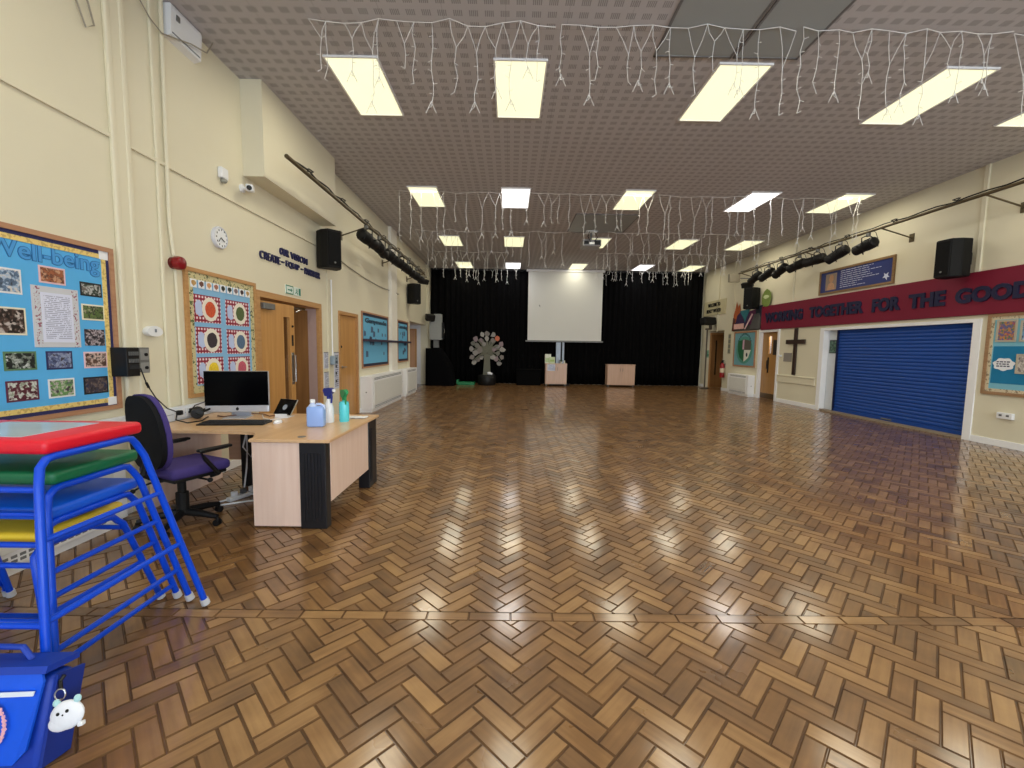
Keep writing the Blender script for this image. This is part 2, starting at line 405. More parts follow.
# ------------------------------------------------------------------ doors of the left wall
b = B(); y0, y1, zt = D1[0], D1[1], 2.10                            # double door, far leaf swung open into the corridor
wbox(b, LW, y0-.08, y0+.004, 0, zt+.08, -.225, .02, .004); wbox(b, LW, y1-.004, y1+.08, 0, zt+.08, -.225, .02, .004); wbox(b, LW, y0, y1, zt-.004, zt+.08, -.225, .02, .004)
wbox(b, LW, y0, y0+.03, 0, zt, -.2, -.12); wbox(b, LW, y1-.03, y1, 0, zt, -.2, -.12)
d1 = struct('door_1', b, M_oakframe)
def leaf(name, parent, w, m, vis=None):
    """door leaf in its own frame: hinge at 0, width along +u, thickness 44 mm; returns shapes"""
    b = B(); t = .044
    if vis:
        u0, u1, z0, z1 = vis
        b.box(0, t, 0, u0, .01, 2.06).box(0, t, u1, w, .01, 2.06).box(0, t, u0, u1, .01, z0).box(0, t, u0, u1, z1, 2.06)
    else: b.box(0, t, 0, w, .01, 2.06)
    return b
def place(b, M):
    for v in b.bm.verts: v.co = M @ v.co
    return b
MA = Matrix.Translation(LW(y0+.03, 0, -.075)) @ Matrix.Rotation(math.radians(-3), 4, 'Z')
lf = obj('door_leaf', place(leaf('l', d1, .86, M_door, (.58, .74, .25, 1.88)), MA), M_door, d1)
obj('vision_panel', place(B().box(.018, .026, .58, .74, .25, 1.88), MA), M_glass, lf)
hb = B().tube([(.044, .80, .92), (.085, .80, .92), (.085, .80, 1.32), (.044, .80, 1.32)], .011); obj('pull_handle', place(hb, MA), M_steel, lf, smooth=True)
obj('push_plate', place(B().box(.044, .047, .765, .835, .88, 1.36), MA), M_steel, lf)
obj('lock_plate', place(B().box(.044, .05, .78, .82, 1.46, 1.62).ball((.05, .80, 1.75), .018), MA), M_blackmetal, lf)
obj('door_closer', place(B().box(.044, .10, .05, .30, 1.95, 2.03, .006), MA), M_grey, lf)
MB_ = Matrix.Translation(LW(y1-.04, 0, -.16)) @ Matrix.Rotation(math.radians(83), 4, 'Z') @ Matrix.Scale(-1, 4, (0, 1, 0))
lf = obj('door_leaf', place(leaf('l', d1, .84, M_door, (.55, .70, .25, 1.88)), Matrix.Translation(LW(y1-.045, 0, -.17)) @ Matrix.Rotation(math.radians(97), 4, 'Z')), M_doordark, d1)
obj('vision_panel', place(B().box(.018, .026, .55, .70, .25, 1.88), Matrix.Translation(LW(y1-.045, 0, -.17)) @ Matrix.Rotation(math.radians(97), 4, 'Z')), M_glass, lf)
obj('hinge_plate', B().box(XL-.20, XL-.03, y1-.040, y1-.031, .01, 2.09), mat('pinkish_edge_lipping', (176, 150, 146), .4), d1)
obj('closer_arm', B().tube([LW(6.5, 2.07, -.10), LW(7.15, 2.05, -.14), LW(7.3, 2.02, -.3)], .012), M_steel, d1)
# a wood door inside the corridor, seen through the opening
b = B().box(-5.6, -5.54, 9.15, 10.45, 0, 2.2, .004); dc = struct('door_4', b, M_oakframe)
obj('door_leaf', B().box(-5.545, -5.52, 9.22, 10.38, .01, 2.13, .004), M_door, dc)
b = B(); y0, y1 = 8.36, 9.28                                        # single wood door
wbox(b, LW, y0-.06, y0+.004, 0, 2.14, -.225, .02, .004); wbox(b, LW, y1-.004, y1+.06, 0, 2.14, -.225, .02, .004); wbox(b, LW, y0, y1, 2.076, 2.14, -.225, .02, .004)
d2 = struct('door_2', b, M_oakframe)
b = B(); wbox(b, LW, y0+.004, y1-.004, .008, 2.075, -.08, -.03); lf = obj('door_leaf', b, M_door, d2)
b = B().lathe([(.03, 0), (.03, .012), (.012, .012), (.012, .05), (0.011, .055)], Matrix.Translation(LW(8.52, 1.05, -.03)) @ Matrix.Rotation(PI/2, 4, 'Y'), 12).tube([LW(8.52, 1.05, .02), LW(8.64, 1.05, .02)], .01)
obj('lever_handle', b, M_steel, lf, smooth=True)
b = B().lathe([(.024, 0), (.024, .01), (.01, .014)], Matrix.Translation(LW(8.50, 1.45, -.03)) @ Matrix.Rotation(PI/2, 4, 'Y'), 12); obj('keyhole_cover', b, M_blackmetal, lf)
b = B().box(-4.149, -3.66, 16.92, 16.949, 0, 2.16, .004)             # door in the far left recess
d3 = struct('door_3', b, M_oakframe)
obj('door_leaf', B().box(-4.14, -3.72, 16.90, 16.925, .01, 2.1, .003), wood('pinkish_veneer_door', (196, 150, 116), (208, 164, 130), .4, 2, 5.), d3)

# ------------------------------------------------------------------ wellbeing noticeboard
WB = (1.20, 3.615, .925, 2.235)
nb = root('noticeboard', 'large light blue wellbeing noticeboard full of photographs, nearest on the wall above the trunking', 'noticeboard', LW(2.4, .925, 0))
obj('frame', frame4(B(), LW, *WB, .035, 0, .03), wood('board_frame_wood', (170, 122, 92), (188, 142, 108), .5, 1, 9.), nb)
b = B(); wbox(b, LW, WB[0]+.03, WB[1]-.03, WB[2]+.03, WB[3]-.03, .001, .012); obj('backing_paper', b, mat('sky_blue_backing_paper', (88, 178, 238), .7, vary=.04), nb)
b = frame4(B(), LW, WB[0]+.035, WB[1]-.035, WB[2]+.035, WB[3]-.035, .03, .012, .016); obj('navy_border', b, mat('navy_border_card', (42, 44, 96), .6), nb, label='navy border strip')
n = N('yellow_patterned_border'); x, y, z, g = n.xyz('Object')
m_yb = n.done(n.mix(n.ma('GREATER_THAN', n.noise(g, 46., 2), .55), lin((236, 208, 128)), lin((206, 176, 104))), .6)
b = frame4(B(), LW, WB[0]+.062, WB[1]-.062, WB[2]+.062, WB[3]-.062, .035, .012, .0175); obj('yellow_border', b, m_yb, nb, label='yellow patterned border strip')
for z in (2.135, .965):
    b = B(); wbox(b, LW, 3.50, 3.575, z, z+.065, .016, .019); obj('corner_card', b, mat('white_paper', (240, 242, 248), .6), nb, label='white corner card')
b = B(); ltext(b, 'Well-being', 2.745, 3.505, 1.985, 2.15, .012, .0145, bold=.04); obj('title_lettering', b, mat('blue_outline_letters', (40, 112, 176), .6), nb, label='dark blue title letters')
b = B(); ltext(b, 'Well-being', 2.752, 3.50, 1.99, 2.145, .0142, .016, bold=.008); obj('title_fill', b, mat('mid_blue_letters', (74, 156, 222), .6), nb)
PH = [((2.75, 2.94, 1.785, 1.95), 'white', [(40, 34, 40), (96, 120, 150), (170, 190, 214), (214, 206, 200)], 'photograph of people in pale shirts, upper left on the wellbeing board'),
 ((3.05, 3.23, 1.885, 2.005), 'pink', [(120, 62, 44), (164, 96, 62), (96, 60, 50), (196, 150, 120)], 'reddish brown photograph just under the wellbeing title'),
 ((3.335, 3.508, 1.83, 1.935), 'black', [(30, 30, 32), (60, 70, 58), (190, 190, 190), (110, 100, 96)], 'dark framed photograph below the end of the wellbeing title'),
 ((3.335, 3.52, 1.645, 1.768), 'cream', [(64, 86, 46), (104, 124, 72), (40, 44, 36), (160, 160, 130)], 'green outdoor photograph with cream border, right of the white notice'),
 ((2.77, 2.95, 1.515, 1.697), 'cream', [(18, 16, 18), (40, 32, 30), (90, 70, 64), (200, 190, 186)], 'mostly black photograph in cream border, left of the white notice'),
 ((3.345, 3.507, 1.448, 1.575), 'none', [(26, 24, 28), (52, 48, 56), (180, 170, 176), (96, 80, 84)], 'dark photograph without a border, third down the right edge'),
 ((2.80, 2.995, 1.28, 1.407), 'green', [(44, 60, 44), (28, 30, 34), (120, 130, 120), (200, 204, 204)], 'green bordered photograph of a group, lower left on the wellbeing board'),
 ((3.058, 3.24, 1.275, 1.407), 'navy', [(40, 46, 70), (90, 100, 140), (150, 160, 190), (66, 60, 70)], 'navy bordered photograph of people directly below the white notice'),
 ((3.327, 3.518, 1.273, 1.40), 'pink', [(60, 40, 40), (110, 80, 66), (214, 190, 180), (40, 40, 52)], 'pink bordered photograph, second from the bottom of the right edge'),
 ((2.80, 2.995, 1.073, 1.213), 'maroon', [(60, 20, 34), (96, 44, 56), (210, 214, 206), (150, 160, 140)], 'maroon photograph with pale plates, bottom left of the wellbeing board'),
 ((3.058, 3.243, 1.07, 1.207), 'white', [(70, 60, 90), (104, 150, 84), (190, 184, 176), (60, 50, 60)], 'photograph with a green patch, bottom middle of the wellbeing board'),
 ((3.313, 3.512, 1.07, 1.203), 'black', [(34, 32, 38), (70, 62, 72), (120, 104, 96), (46, 52, 84)], 'black framed dark photograph, bottom right of the wellbeing board'),
 ((2.50, 2.69, 1.79, 1.95), 'white', [(60, 70, 60), (120, 110, 100), (170, 180, 190), (40, 40, 40)], 'photograph at the cut off edge of the wellbeing board, upper one'),
 ((2.50, 2.69, 1.28, 1.41), 'navy', [(50, 60, 90), (110, 110, 110), (160, 150, 150), (40, 40, 40)], 'photograph at the cut off edge of the wellbeing board, lower one')]
BC = dict(white=(232, 232, 236), pink=(232, 196, 204), black=(30, 30, 34), cream=(238, 230, 206), green=(96, 132, 96), navy=(44, 46, 92), maroon=(96, 40, 66))
for i, (r, bc, cols, lab) in enumerate(PH):
    t = root('photograph', lab, 'photograph', LW((r[0]+r[1])/2, r[2], .012), group='photographs on the wellbeing board')
    e = 0 if bc == 'none' else .012
    if e: bb = B(); wbox(bb, LW, *r, .012, .0145); obj('mount', bb, mat(bc+'_mount_card', BC[bc], .6), t)
    bb = B(); wbox(bb, LW, r[0]+e, r[1]-e, r[2]+e, r[3]-e, .0146 if e else .012, .016); obj('print', bb, picture('print_%d' % i, cols, 5.5, i*3.1), t)
t = root('framed_notice', 'white typed notice on a pale patterned sheet, centre of the wellbeing board', 'notice', LW(3.15, 1.435, .012))
b = B(); wbox(b, LW, 2.992, 3.312, 1.435, 1.862, .012, .016)
n = N('patterned_notice_sheet'); x, y, z, g = n.xyz('Generated')
m_ps = n.done(n.mix(n.ma('MULTIPLY', n.ma('GREATER_THAN', n.noise(n.xyz('Object')[3], 70., 2), .58), n.ma('MAXIMUM', n.inside(y, .05, .17), n.inside(y, .85, .97))), lin((206, 208, 216)), lin((150, 90, 110))), .5)
obj('sheet', b, m_ps, t)
b = B(); wbox(b, LW, 3.05, 3.265, 1.47, 1.82, .016, .018); obj('typed_page', b, printed('typed_page', (222, 226, 248), (160, 164, 190), 26, 1, .45, .08, .92, 30.), t)

# ------------------------------------------------------------------ fruit and plate board
FB = (4.395, 5.60, .915, 2.25)
fb = root('noticeboard', 'healthy eating noticeboard with six red checked placemats beside the double doors', 'noticeboard', LW(5, .915, 0))
obj('frame', frame4(B(), LW, *FB, .04, 0, .03), M_oakframe, fb)
b = B(); wbox(b, LW, FB[0]+.03, FB[1]-.03, FB[2]+.03, FB[3]-.03, .001, .012); obj('backing_paper', b, mat('pale_blue_backing_paper', (134, 186, 226), .7, vary=.04), fb)
n = N('garden_print_border'); x, y, z, g = n.xyz('Object')
sp = n.ma('GREATER_THAN', n.noise(g, 30., 2), .6); s2 = n.ma('GREATER_THAN', n.noise(g, 44., 1), .66)
m_gb = n.done(n.mix(s2, n.mix(sp, lin((206, 196, 150)), lin((84, 100, 58))), lin((70, 56, 70))), .6)
b = frame4(B(), LW, FB[0]+.04, FB[1]-.04, FB[2]+.04, FB[3]-.04, .075, .012, .016); obj('printed_border', b, m_gb, fb, label='border printed with plants')
ck = [(190, 150, 90), (110, 70, 60), (214, 160, 110), (170, 110, 90), (40, 46, 40), (44, 54, 44), (130, 110, 116), (60, 40, 46), (190, 90, 100)]
cl = ['tan bunch', 'dark brown bunch', 'peach coloured plate', 'brown bunch', 'black bunch', 'dark green bunch', 'mauve bunch', 'plum bunch', 'pink bunch']
for i, c in enumerate(ck):
    y = 4.473+i*.1145
    t = root('picture_card', 'small white card with a %s, %s of nine across the healthy eating board' % (cl[i], 'first second third fourth fifth sixth seventh eighth last'.split()[i]), 'card', LW(y+.045, 2.06, .016), group='picture cards along the top of the healthy eating board')
    b = B(); wbox(b, LW, y, y+.09, 2.055, 2.14, .0165, .0185); obj('card', b, mat('white_paper', (240, 242, 248), .6), t)
    b = B().prism(blob(y+.045, 2.103, .032, .026, 12, .25, i), lambda u, w, d: LW(u, w, d), .0185, .021)
    b.prism([(y+.038, 2.068), (y+.052, 2.068), (y+.055, 2.09), (y+.035, 2.09)], lambda u, w, d: LW(u, w, d), .0185, .0205); obj('motif', b, mat('card_motif_%d' % c[0], c, .6, vary=.2, scale=60.), t)
n = N('red_gingham_paper'); x, y, z, g = n.xyz('Generated')
a = n.ma('GREATER_THAN', n.ma('FRACT', n.ma('MULTIPLY_ADD', y, 9., .25)), .5); c_ = n.ma('GREATER_THAN', n.ma('FRACT', n.ma('MULTIPLY_ADD', z, 6.5, .25)), .5)
k = n.ma('MULTIPLY', n.ma('ADD', a, c_), .5)
cr = n.new('ShaderNodeValToRGB'); cr.color_ramp.interpolation = 'CONSTANT'; e = cr.color_ramp.elements; e.new(.75)
for q, (p, c) in enumerate(((0, (238, 226, 230)), (.3, (164, 34, 66)), (.75, (120, 18, 46)))): e[q].position = p; e[q].color = (*lin(c), 1)
n.t.links.new(k, cr.inputs['Fac']); m_gg = n.done(cr.outputs['Color'], .6)
FD = [((4.505, 4.925, 1.70, 1.99), (206, 84, 48), 'tomato red food, top left'), ((5.012, 5.45, 1.692, 1.985), (84, 100, 58), 'green salad, top right'),
 ((4.525, 4.922, 1.373, 1.652), (58, 48, 56), 'dark food, middle left'), ((5.016, 5.44, 1.36, 1.645), (84, 110, 140), 'blue grey food, middle right'),
 ((4.523, 4.938, 1.045, 1.33), (236, 204, 46), 'yellow food, lower left'), ((5.025, 5.44, 1.045, 1.325), (196, 90, 110), 'pink food, lower right')]
for i, (r, c, lab) in enumerate(FD):
    t = root('placemat', 'red checked paper placemat with a plate of %s on the board' % lab, 'placemat', LW((r[0]+r[1])/2, r[2], .012), group='placemats on the healthy eating board')
    b = B(); wbox(b, LW, *r, .0125, .0145); obj('gingham_paper', b, m_gg, t)
    cy, cz = r[0]+(r[1]-r[0])*.60, (r[2]+r[3])/2
    b = B().prism(blob(cy, cz, .125, .128, 24), lambda u, w, d: LW(u, w, d), .0145, .0165); pl = obj('plate', b, mat('cream_paper_plate', (240, 232, 218), .5), t)
    b = B().prism(blob(cy, cz, .08, .085, 18, .1, i), lambda u, w, d: LW(u, w, d), .0165, .0185); obj('food', b, mat('paper_food_%d' % i, c, .7, vary=.45, scale=45.), pl)
    b = B().prism([(r[0]+.03, cz-.05), (r[0]+.08, cz-.085), (r[0]+.13, cz-.07), (r[0]+.12, cz+.07), (r[0]+.07, cz+.09), (r[0]+.025, cz+.05)], lambda u, w, d: LW(u, w, d), .0145, .016); obj('napkin', b, mat('pale_blue_napkin', (190, 204, 240), .6), t)

# ------------------------------------------------------------------ things fixed to the left wall
t = root('wall_control_unit', 'black wall mounted control unit with rows of buttons and a grey connection plate', 'control panel', LW(3.68, 1.2, 0))
b = B(); wbox(b, LW, 3.545, 3.668, 1.195, 1.435, .0, .15, .006); bx = obj('casing', b, M_black, t)
b = B()
for z in (1.385, 1.325):
    b = B()
    for k in range(5): b.box(XL+.149, XL+.154, 3.562+k*.02, 3.576+k*.02, z-.016, z+.016)
    obj('button_row', b, mat('grey_button', (96, 98, 100), .4), bx)
b = B().box(XL+.149, XL+.154, 3.562, 3.655, 1.255, 1.292); obj('display_slot', b, mat('dark_display', (44, 46, 50), .2), bx)
b = B(); wbox(b, LW, 3.669, 3.775, 1.225, 1.435, .06, .145, .004); wbox(b, LW, 3.69, 3.76, 1.26, 1.40, .05, .07); gp = obj('connection_plate', b, M_grey, t)
for z in (1.375, 1.262):
    b = B().box(XL+.145, XL+.149, 3.68, 3.765, z-.045, z+.045, .002); q = obj('socket_plate', b, mat('pale_grey_plate', (140, 140, 138), .4), gp)
b = B()
for z in (1.375, 1.262): b.lathe([(.014, 0), (.014, .012)], Matrix.Translation(LW(3.73, z, .148)) @ Matrix.Rotation(PI/2, 4, 'Y'), 10)
obj('socket', b, M_black, gp)
tag(obj('audio_cable', B().tube([LW(3.665, 1.26, .155), LW(3.67, 1.2, .17), LW(3.70, 1.12, .17), LW(3.80, .99, .16), LW(3.95, .875, .135), LW(4.08, .82, .13)], .005, 6).tube([LW(3.695, 1.135, .17), LW(3.72, 1.09, .169)], .010, 8), M_black, smooth=True), 'thin black cable drooping from the wall control unit to the trunking', 'cable')
t = root('wall_sensor', 'white half round wall sensor above the black control unit', 'sensor', LW(3.97, 1.55, 0))
b = B().prism([(3.97+.085*math.cos(a), 1.575+.055*math.sin(a)*(1 if math.sin(a) > 0 else .75)) for a in [k*2*PI/20 for k in range(20)]], lambda u, w, d: LW(u, w, d), 0, .05); bo = obj('housing', b, M_whiteplastic, t, smooth=True)
b = B(); wbox(b, LW, 3.962, 3.982, 1.572, 1.602, .05, .053); obj('logo_mark', b, mat('grey_print', (120, 126, 140), .5), t)
t = root('fire_sounder', 'round red fire alarm sounder at the corner of the healthy eating board', 'alarm', LW(4.25, 2.2, 0))
R_ = Matrix.Rotation(PI/2, 4, 'Y')
obj('base', B().lathe([(.055, 0), (.055, .03)], Matrix.Translation(LW(4.27, 2.25, .0)) @ R_, 20), mat('dark_red_plastic', (96, 10, 18), .35), t, smooth=True)
obj('horn', B().lathe([(.045, .03), (.062, .04), (.066, .075), (.058, .10), (.03, .112), (.004, .114)], Matrix.Translation(LW(4.27, 2.25, .0)) @ R_, 20), mat('red_plastic', (132, 12, 24), .3), t, smooth=True)
t = root('wall_clock', 'round white wall clock left of the navy vision words', 'clock', LW(4.97, 2.55, 0))
MC = Matrix.Translation(LW(4.955, 2.66, 0)) @ R_
obj('rim', B().lathe([(.118, 0), (.122, .02), (.118, .035), (.108, .038), (.106, .03)], MC, 32, False), mat('pale_silver_rim', (214, 216, 226), .3), t, smooth=True)
dl = obj('dial', B().lathe([(.112, .001), (.112, .03)], MC, 32), M_whiteplastic, t)
b = B()
for k in range(12):
    a = k*PI/6; c = LW(4.975+.088*math.sin(a), 2.66+.088*math.cos(a), .0305); b.box(c.x-.0005, c.x+.001, c.y-.006, c.y+.006, c.z-.009, c.z+.009)
obj('numerals', b, M_black, dl)
for nm, a, l, w in (('hour_hand', 2.3, .05, .005), ('minute_hand', 4.0, .08, .0035)):
    obj(nm, B().tube([LW(4.955, 2.66, .034), LW(4.975+l*math.sin(a), 2.66+l*math.cos(a), .034)], w, 6), M_black, dl)
vs = root('wall_lettering', 'navy raised words OUR VISION CREATE - EQUIP - PARTNER over the double doors', 'lettering', LW(6.6, 2.6, 0))
for s, y0, y1, z0, z1 in (('OUR', 6.24, 6.48, 2.752, 2.852), ('VISION', 6.54, 7.06, 2.752, 2.85), ('CREATE', 5.74, 6.235, 2.60, 2.705), ('-', 6.285, 6.34, 2.645, 2.665), ('EQUIP', 6.40, 6.79, 2.60, 2.70), ('-', 6.855, 6.91, 2.645, 2.665), ('PARTNER', 6.97, 7.51, 2.60, 2.70)):
    b = B(); ltext(b, s, y0, y1, z0, z1, 0, .025, bold=.0); obj('word' if len(s) > 1 else 'dash', b, M_navy, vs)
t = root('exit_sign', 'green and white fire exit sign over the double doors', 'sign', LW(6.6, 2.24, 0))
for nm, y0, y1, m in (('panel', 6.375, 6.59, mat('sign_white', (226, 236, 230), .4)), ('panel', 6.62, 6.825, mat('sign_white', (226, 236, 230), .4))):
    b = B(); wbox(b, LW, y0, y1, 2.225, 2.35, 0, .012); p = obj(nm, b, m, t)
    if y0 < 6.5:
        obj('green_edge', frame4(B(), LW, y0, y1, 2.225, 2.35, .014, .0121, .0135), mat('sign_green', (26, 128, 104), .4), p)
        b = B(); wbox(b, LW, 6.43, 6.53, 2.275, 2.295, .0121, .0135); b.prism([(6.52, 2.255), (6.56, 2.285), (6.52, 2.315)], lambda u, w, d: LW(u, w, d), .0121, .0135); obj('arrow', b, mat('sign_green', (26, 128, 104), .4), p)
    else:
        b = B(); wbox(b, LW, 6.755, 6.815, 2.235, 2.34, .0121, .0135)
        b.prism(blob(6.70, 2.322, .012, .012, 10), lambda u, w, d: LW(u, w, d), .0121, .0135)
        b.tube([LW(6.70, 2.31, .013), LW(6.69, 2.28, .013), LW(6.72, 2.26, .013), LW(6.715, 2.236, .013)], .006, 6).tube([LW(6.69, 2.28, .013), LW(6.665, 2.255, .013), LW(6.645, 2.26, .013)], .006, 6).tube([LW(6.70, 2.30, .013), LW(6.73, 2.295, .013)], .005, 6).tube([LW(6.70, 2.303, .013), LW(6.665, 2.295, .013)], .005, 6)
        obj('running_figure', b, mat('sign_green', (26, 128, 104), .4), p)
def speaker(label, M, w, h, dp, side):
    """a moulded loudspeaker hung on a wall bracket; front along local +y, built round its back centre"""
    t = root('loudspeaker', label, 'loudspeaker', M.translation)
    def P(b): return place(b, M)
    pts = [(-w/2, 0), (-w/2, dp*.55), (-w*.32, dp), (w*.32, dp), (w/2, dp*.55), (w/2, 0)]
    b = B().prism(pts, lambda u, q, d: (u, q, d), -h/2, h/2); bmesh.ops.bevel(b.bm, geom=b.bm.edges[:], offset=.012, segments=2, affect='EDGES')
    cb = obj('cabinet', P(b), mat('speaker_black', (17, 17, 18), .6, vary=.15, scale=60., spec=.25), t)
    obj('grille', P(B().box(-w*.29, w*.29, dp, dp+.008, -h*.44, h*.44, .004)), mat('speaker_grille', (20, 20, 21), .8, vary=.4, scale=300., spec=.15), t)
    obj('badge', P(B().lathe([(.016, 0), (.016, .006)], Matrix.Translation((0, dp+.008, -h*.36)) @ Matrix.Rotation(-PI/2, 4, 'X'), 12)), M_grey, t)
    obj('bracket', P(B().box(-.05, .05, -.12, 0, -.06, .06).box(-.09, .09, -.13, -.115, -.1, .1)), M_blackmetal, t)
    return t
def look(p, ang, tilt=0.):
    return Matrix.Translation(V(p)) @ Matrix.Rotation(ang, 4, 'Z') @ Matrix.Rotation(tilt, 4, 'X')
speaker('black loudspeaker hung high on the left wall at the end of the boxed bulkhead', look((XL+.14, 7.50, 3.07), math.radians(-132)), .35, .62, .30, 'l')
speaker('small black loudspeaker high on the left wall beyond the blue noticeboards', look((XL+.15, 13.95, 3.13), math.radians(-140)), .38, .62, .32, 'l')
speaker('big black loudspeaker above the maroon banner, nearest on the right wall', look((XR-.14, 7.62, 3.13), math.radians(96)), .38, .64, .34, 'r')
speaker('black loudspeaker above the colourful cut-out display near the far curtain', look((XR-.14, 14.0, 3.16), math.radians(125)), .42, .66, .36, 'r')

# leaflet holders, notices
for k, (y0, y1, z0, z1, lab) in enumerate(((7.62, 7.85, 1.06, 1.355, 'upper notice of the pair right beside the double door frame'), (7.62, 7.85, .67, 1.0, 'lower notice of the pair right beside the double door frame'), (8.06, 8.27, .66, 1.35, 'tall notice with black symbols left of the single wood door'))):
    t = root('notice', lab, 'notice', LW((y0+y1)/2, z0, 0), group='notices between the two left wall doors')
    b = B(); wbox(b, LW, y0, y1, z0, z1, 0, .008); obj('sheet', b, printed('notice_print_%d' % k, (206, 210, 226), (120, 124, 150), 18, 1, .5, .12, .88, 10.), t)
    if k == 2:
        b = B()
        for z in (.80, .95, 1.08): b.prism(blob((y0+y1)/2-.02, z, .035, .03, 10), lambda u, w, d: LW(u, w, d), .008, .0095)
        obj('symbols', b, M_black, t)
    b = B(); wbox(b, LW, y0, y1, z1-.014, z1, .008, .012); obj('clip_edge', b, M_grey, t)
b = B(); wbox(b, LW, 7.875, 8.05, 1.12, 1.285, 0, .09, .02); t = root('hand_sensor', 'grey blue plastic dispenser box on the wall between the notices', 'dispenser', LW(7.96, 1.12, 0)); obj('housing', b, mat('grey_blue_plastic', (150, 166, 180), .35), t)
b = B(); wbox(b, LW, 7.92, 8.0, 1.15, 1.19, .09, .094); wbox(b, LW, 7.94, 7.98, 1.22, 1.25, .09, .094); obj('slots', b, mat('dark_slot', (70, 80, 92), .4), t)
tag(obj('wall_conduit', B().tube([LW(7.96, 1.285, .02), LW(7.96, 2.66, .02)], .014, 8), M_white, smooth=True), 'thin white conduit dropping to the grey blue dispenser', 'conduit')
tag(obj('wall_conduit', B().tube([LW(4.27, 2.32, .02), LW(4.235, 2.64, .02), LW(4.26, H-.002, .02)], .018, 8), M_cream, smooth=True), 'cream conduit running up the left wall from the red fire sounder', 'conduit')
tag(obj('wall_conduit', B().tube([LW(4.30, .84, .02), LW(4.28, 2.18, .02)], .014, 8), M_cream, smooth=True), 'cream conduit running down from the red fire sounder to the trunking', 'conduit')

# blue noticeboards with black borders
def planet_board(y0, y1, z0, z1, title, ty, lab, seed):
    q = random.Random(seed)
    t = root('noticeboard', lab, 'noticeboard', LW((y0+y1)/2, z0, 0))
    obj('frame', frame4(B(), LW, y0, y1, z0, z1, .035, 0, .03), wood('board_frame_wood', (170, 122, 92), (188, 142, 108), .5, 1, 9.), t)
    b = B(); wbox(b, LW, y0+.03, y1-.03, z0+.03, z1-.03, .001, .012); obj('backing_paper', b, mat('turquoise_blue_backing', (104, 178, 216), .7, vary=.05), t)
    obj('dark_border', frame4(B(), LW, y0+.035, y1-.035, z0+.035, z1-.035, .06, .012, .016), mat('navy_black_border', (44, 44, 66), .6), t, label='dark border strip')
    b = B(); ltext(b, title, ty[0], ty[1], 1.97, 2.11, .012, .02, bold=.04); obj('title_lettering', b, mat('dark_board_letters', (34, 62, 84), .6), t)
    b = B()
    for k in range(14):
        cy, cz = q.uniform(y0+.2, y1-.2), q.choice((1.62, 1.55, 1.75, 1.35, 1.28, 1.85)); r = q.uniform(.035, .09)
        b.prism([(cy-r, cz-r*.8), (cy+r, cz-r*.7), (cy+r*.9, cz+r*.8), (cy-r*.8, cz+r)], lambda u, w, d: LW(u, w, d), .012, .0145)
    obj('pinned_pieces', b, mat('board_scraps', (74, 96, 130), .6, vary=.5, scale=9.), t)
    return t
planet_board(9.56, 11.62, .97, 2.245, 'Ganymede', (9.78, 11.45), 'turquoise blue noticeboard with dark title letters, next to the single wood door', 4)
planet_board(12.58, 13.86, 1.0, 2.245, 'Learning', (12.72, 13.75), 'turquoise blue noticeboard beyond the white column, narrower looking of the two', 9)
b = B(); wbox(b, LW, 9.57, 13.84, 1.575, 1.63, .03, .125, .004); wbox(b, LW, 9.57, 9.62, 1.58, 1.625, .0, .04); wbox(b, LW, 13.80, 13.84, 1.58, 1.625, 0, .04)
tag(obj('wall_rail', b, mat('dark_purple_rail', (58, 48, 70), .5)), 'dark rail crossing both turquoise noticeboards and the white column', 'rail')

def convector(lab, side, y0, y1, z1, d, near_cap=True, z0=.0):
    t = root('convector_heater', lab, 'heater', side((y0+y1)/2, z0, d/2))
    b = B(); wbox(b, side, y0, y1, z0+.06, z1, 0, d, .008); wbox(b, side, y0+.02, y1-.02, z0, z0+.06, 0, d-.03); c = obj('casing', b, M_white, t)
    b = B(); wbox(b, side, y0+.12, y1-.12, z0+.16, z1-.12, d, d+.012, .004); obj('front_panel', b, mat('heater_panel_white', (230, 230, 226), .35), t)
    b = B()
    k = int((y1-y0-.3)/.05)
    for i in range(k):
        yy = y0+.15+i*.05
        for z in (z1-.085, z1-.055): wbox(b, side, yy, yy+.034, z, z+.018, d, d+.002)
    obj('outlet_grille', b, mat('grille_grey', (120, 122, 126), .5), c)
    b = B()
    for i in range(k):
        yy = y0+.15+i*.05
        for z in (z0+.085, z0+.115): wbox(b, side, yy, yy+.034, z, z+.018, d, d+.002)
    obj('inlet_grille', b, mat('grille_grey', (120, 122, 126), .5), c)
    yk = y0
    b = B()
    if side is LW: b.lathe([(.014, 0), (.014, .008), (.006, .012)], Matrix.Translation(side(yk, z1-.35, d*.5)) @ Matrix.Rotation(PI/2, 4, 'X'), 10)
    else: b.lathe([(.014, 0), (.014, .008), (.006, .012)], Matrix.Translation(side(yk, z1-.35, d*.5)) @ Matrix.Rotation(PI/2, 4, 'X'), 10)
    obj('lock_button', b, M_grey, c)
    return t
convector('long white convector heater under the nearer turquoise noticeboard', LW, 9.45, 12.12, .80, .27)
convector('white convector heater under the farther turquoise noticeboard', LW, 12.62, 14.0, .80, .27)
convector('white convector heater low on the wall behind the nested climbing tables', LW, .6, 3.43, .60, .19)
convector('white convector heater under the shield board on the right wall', RW, 13.88, 15.2, .70, .22)

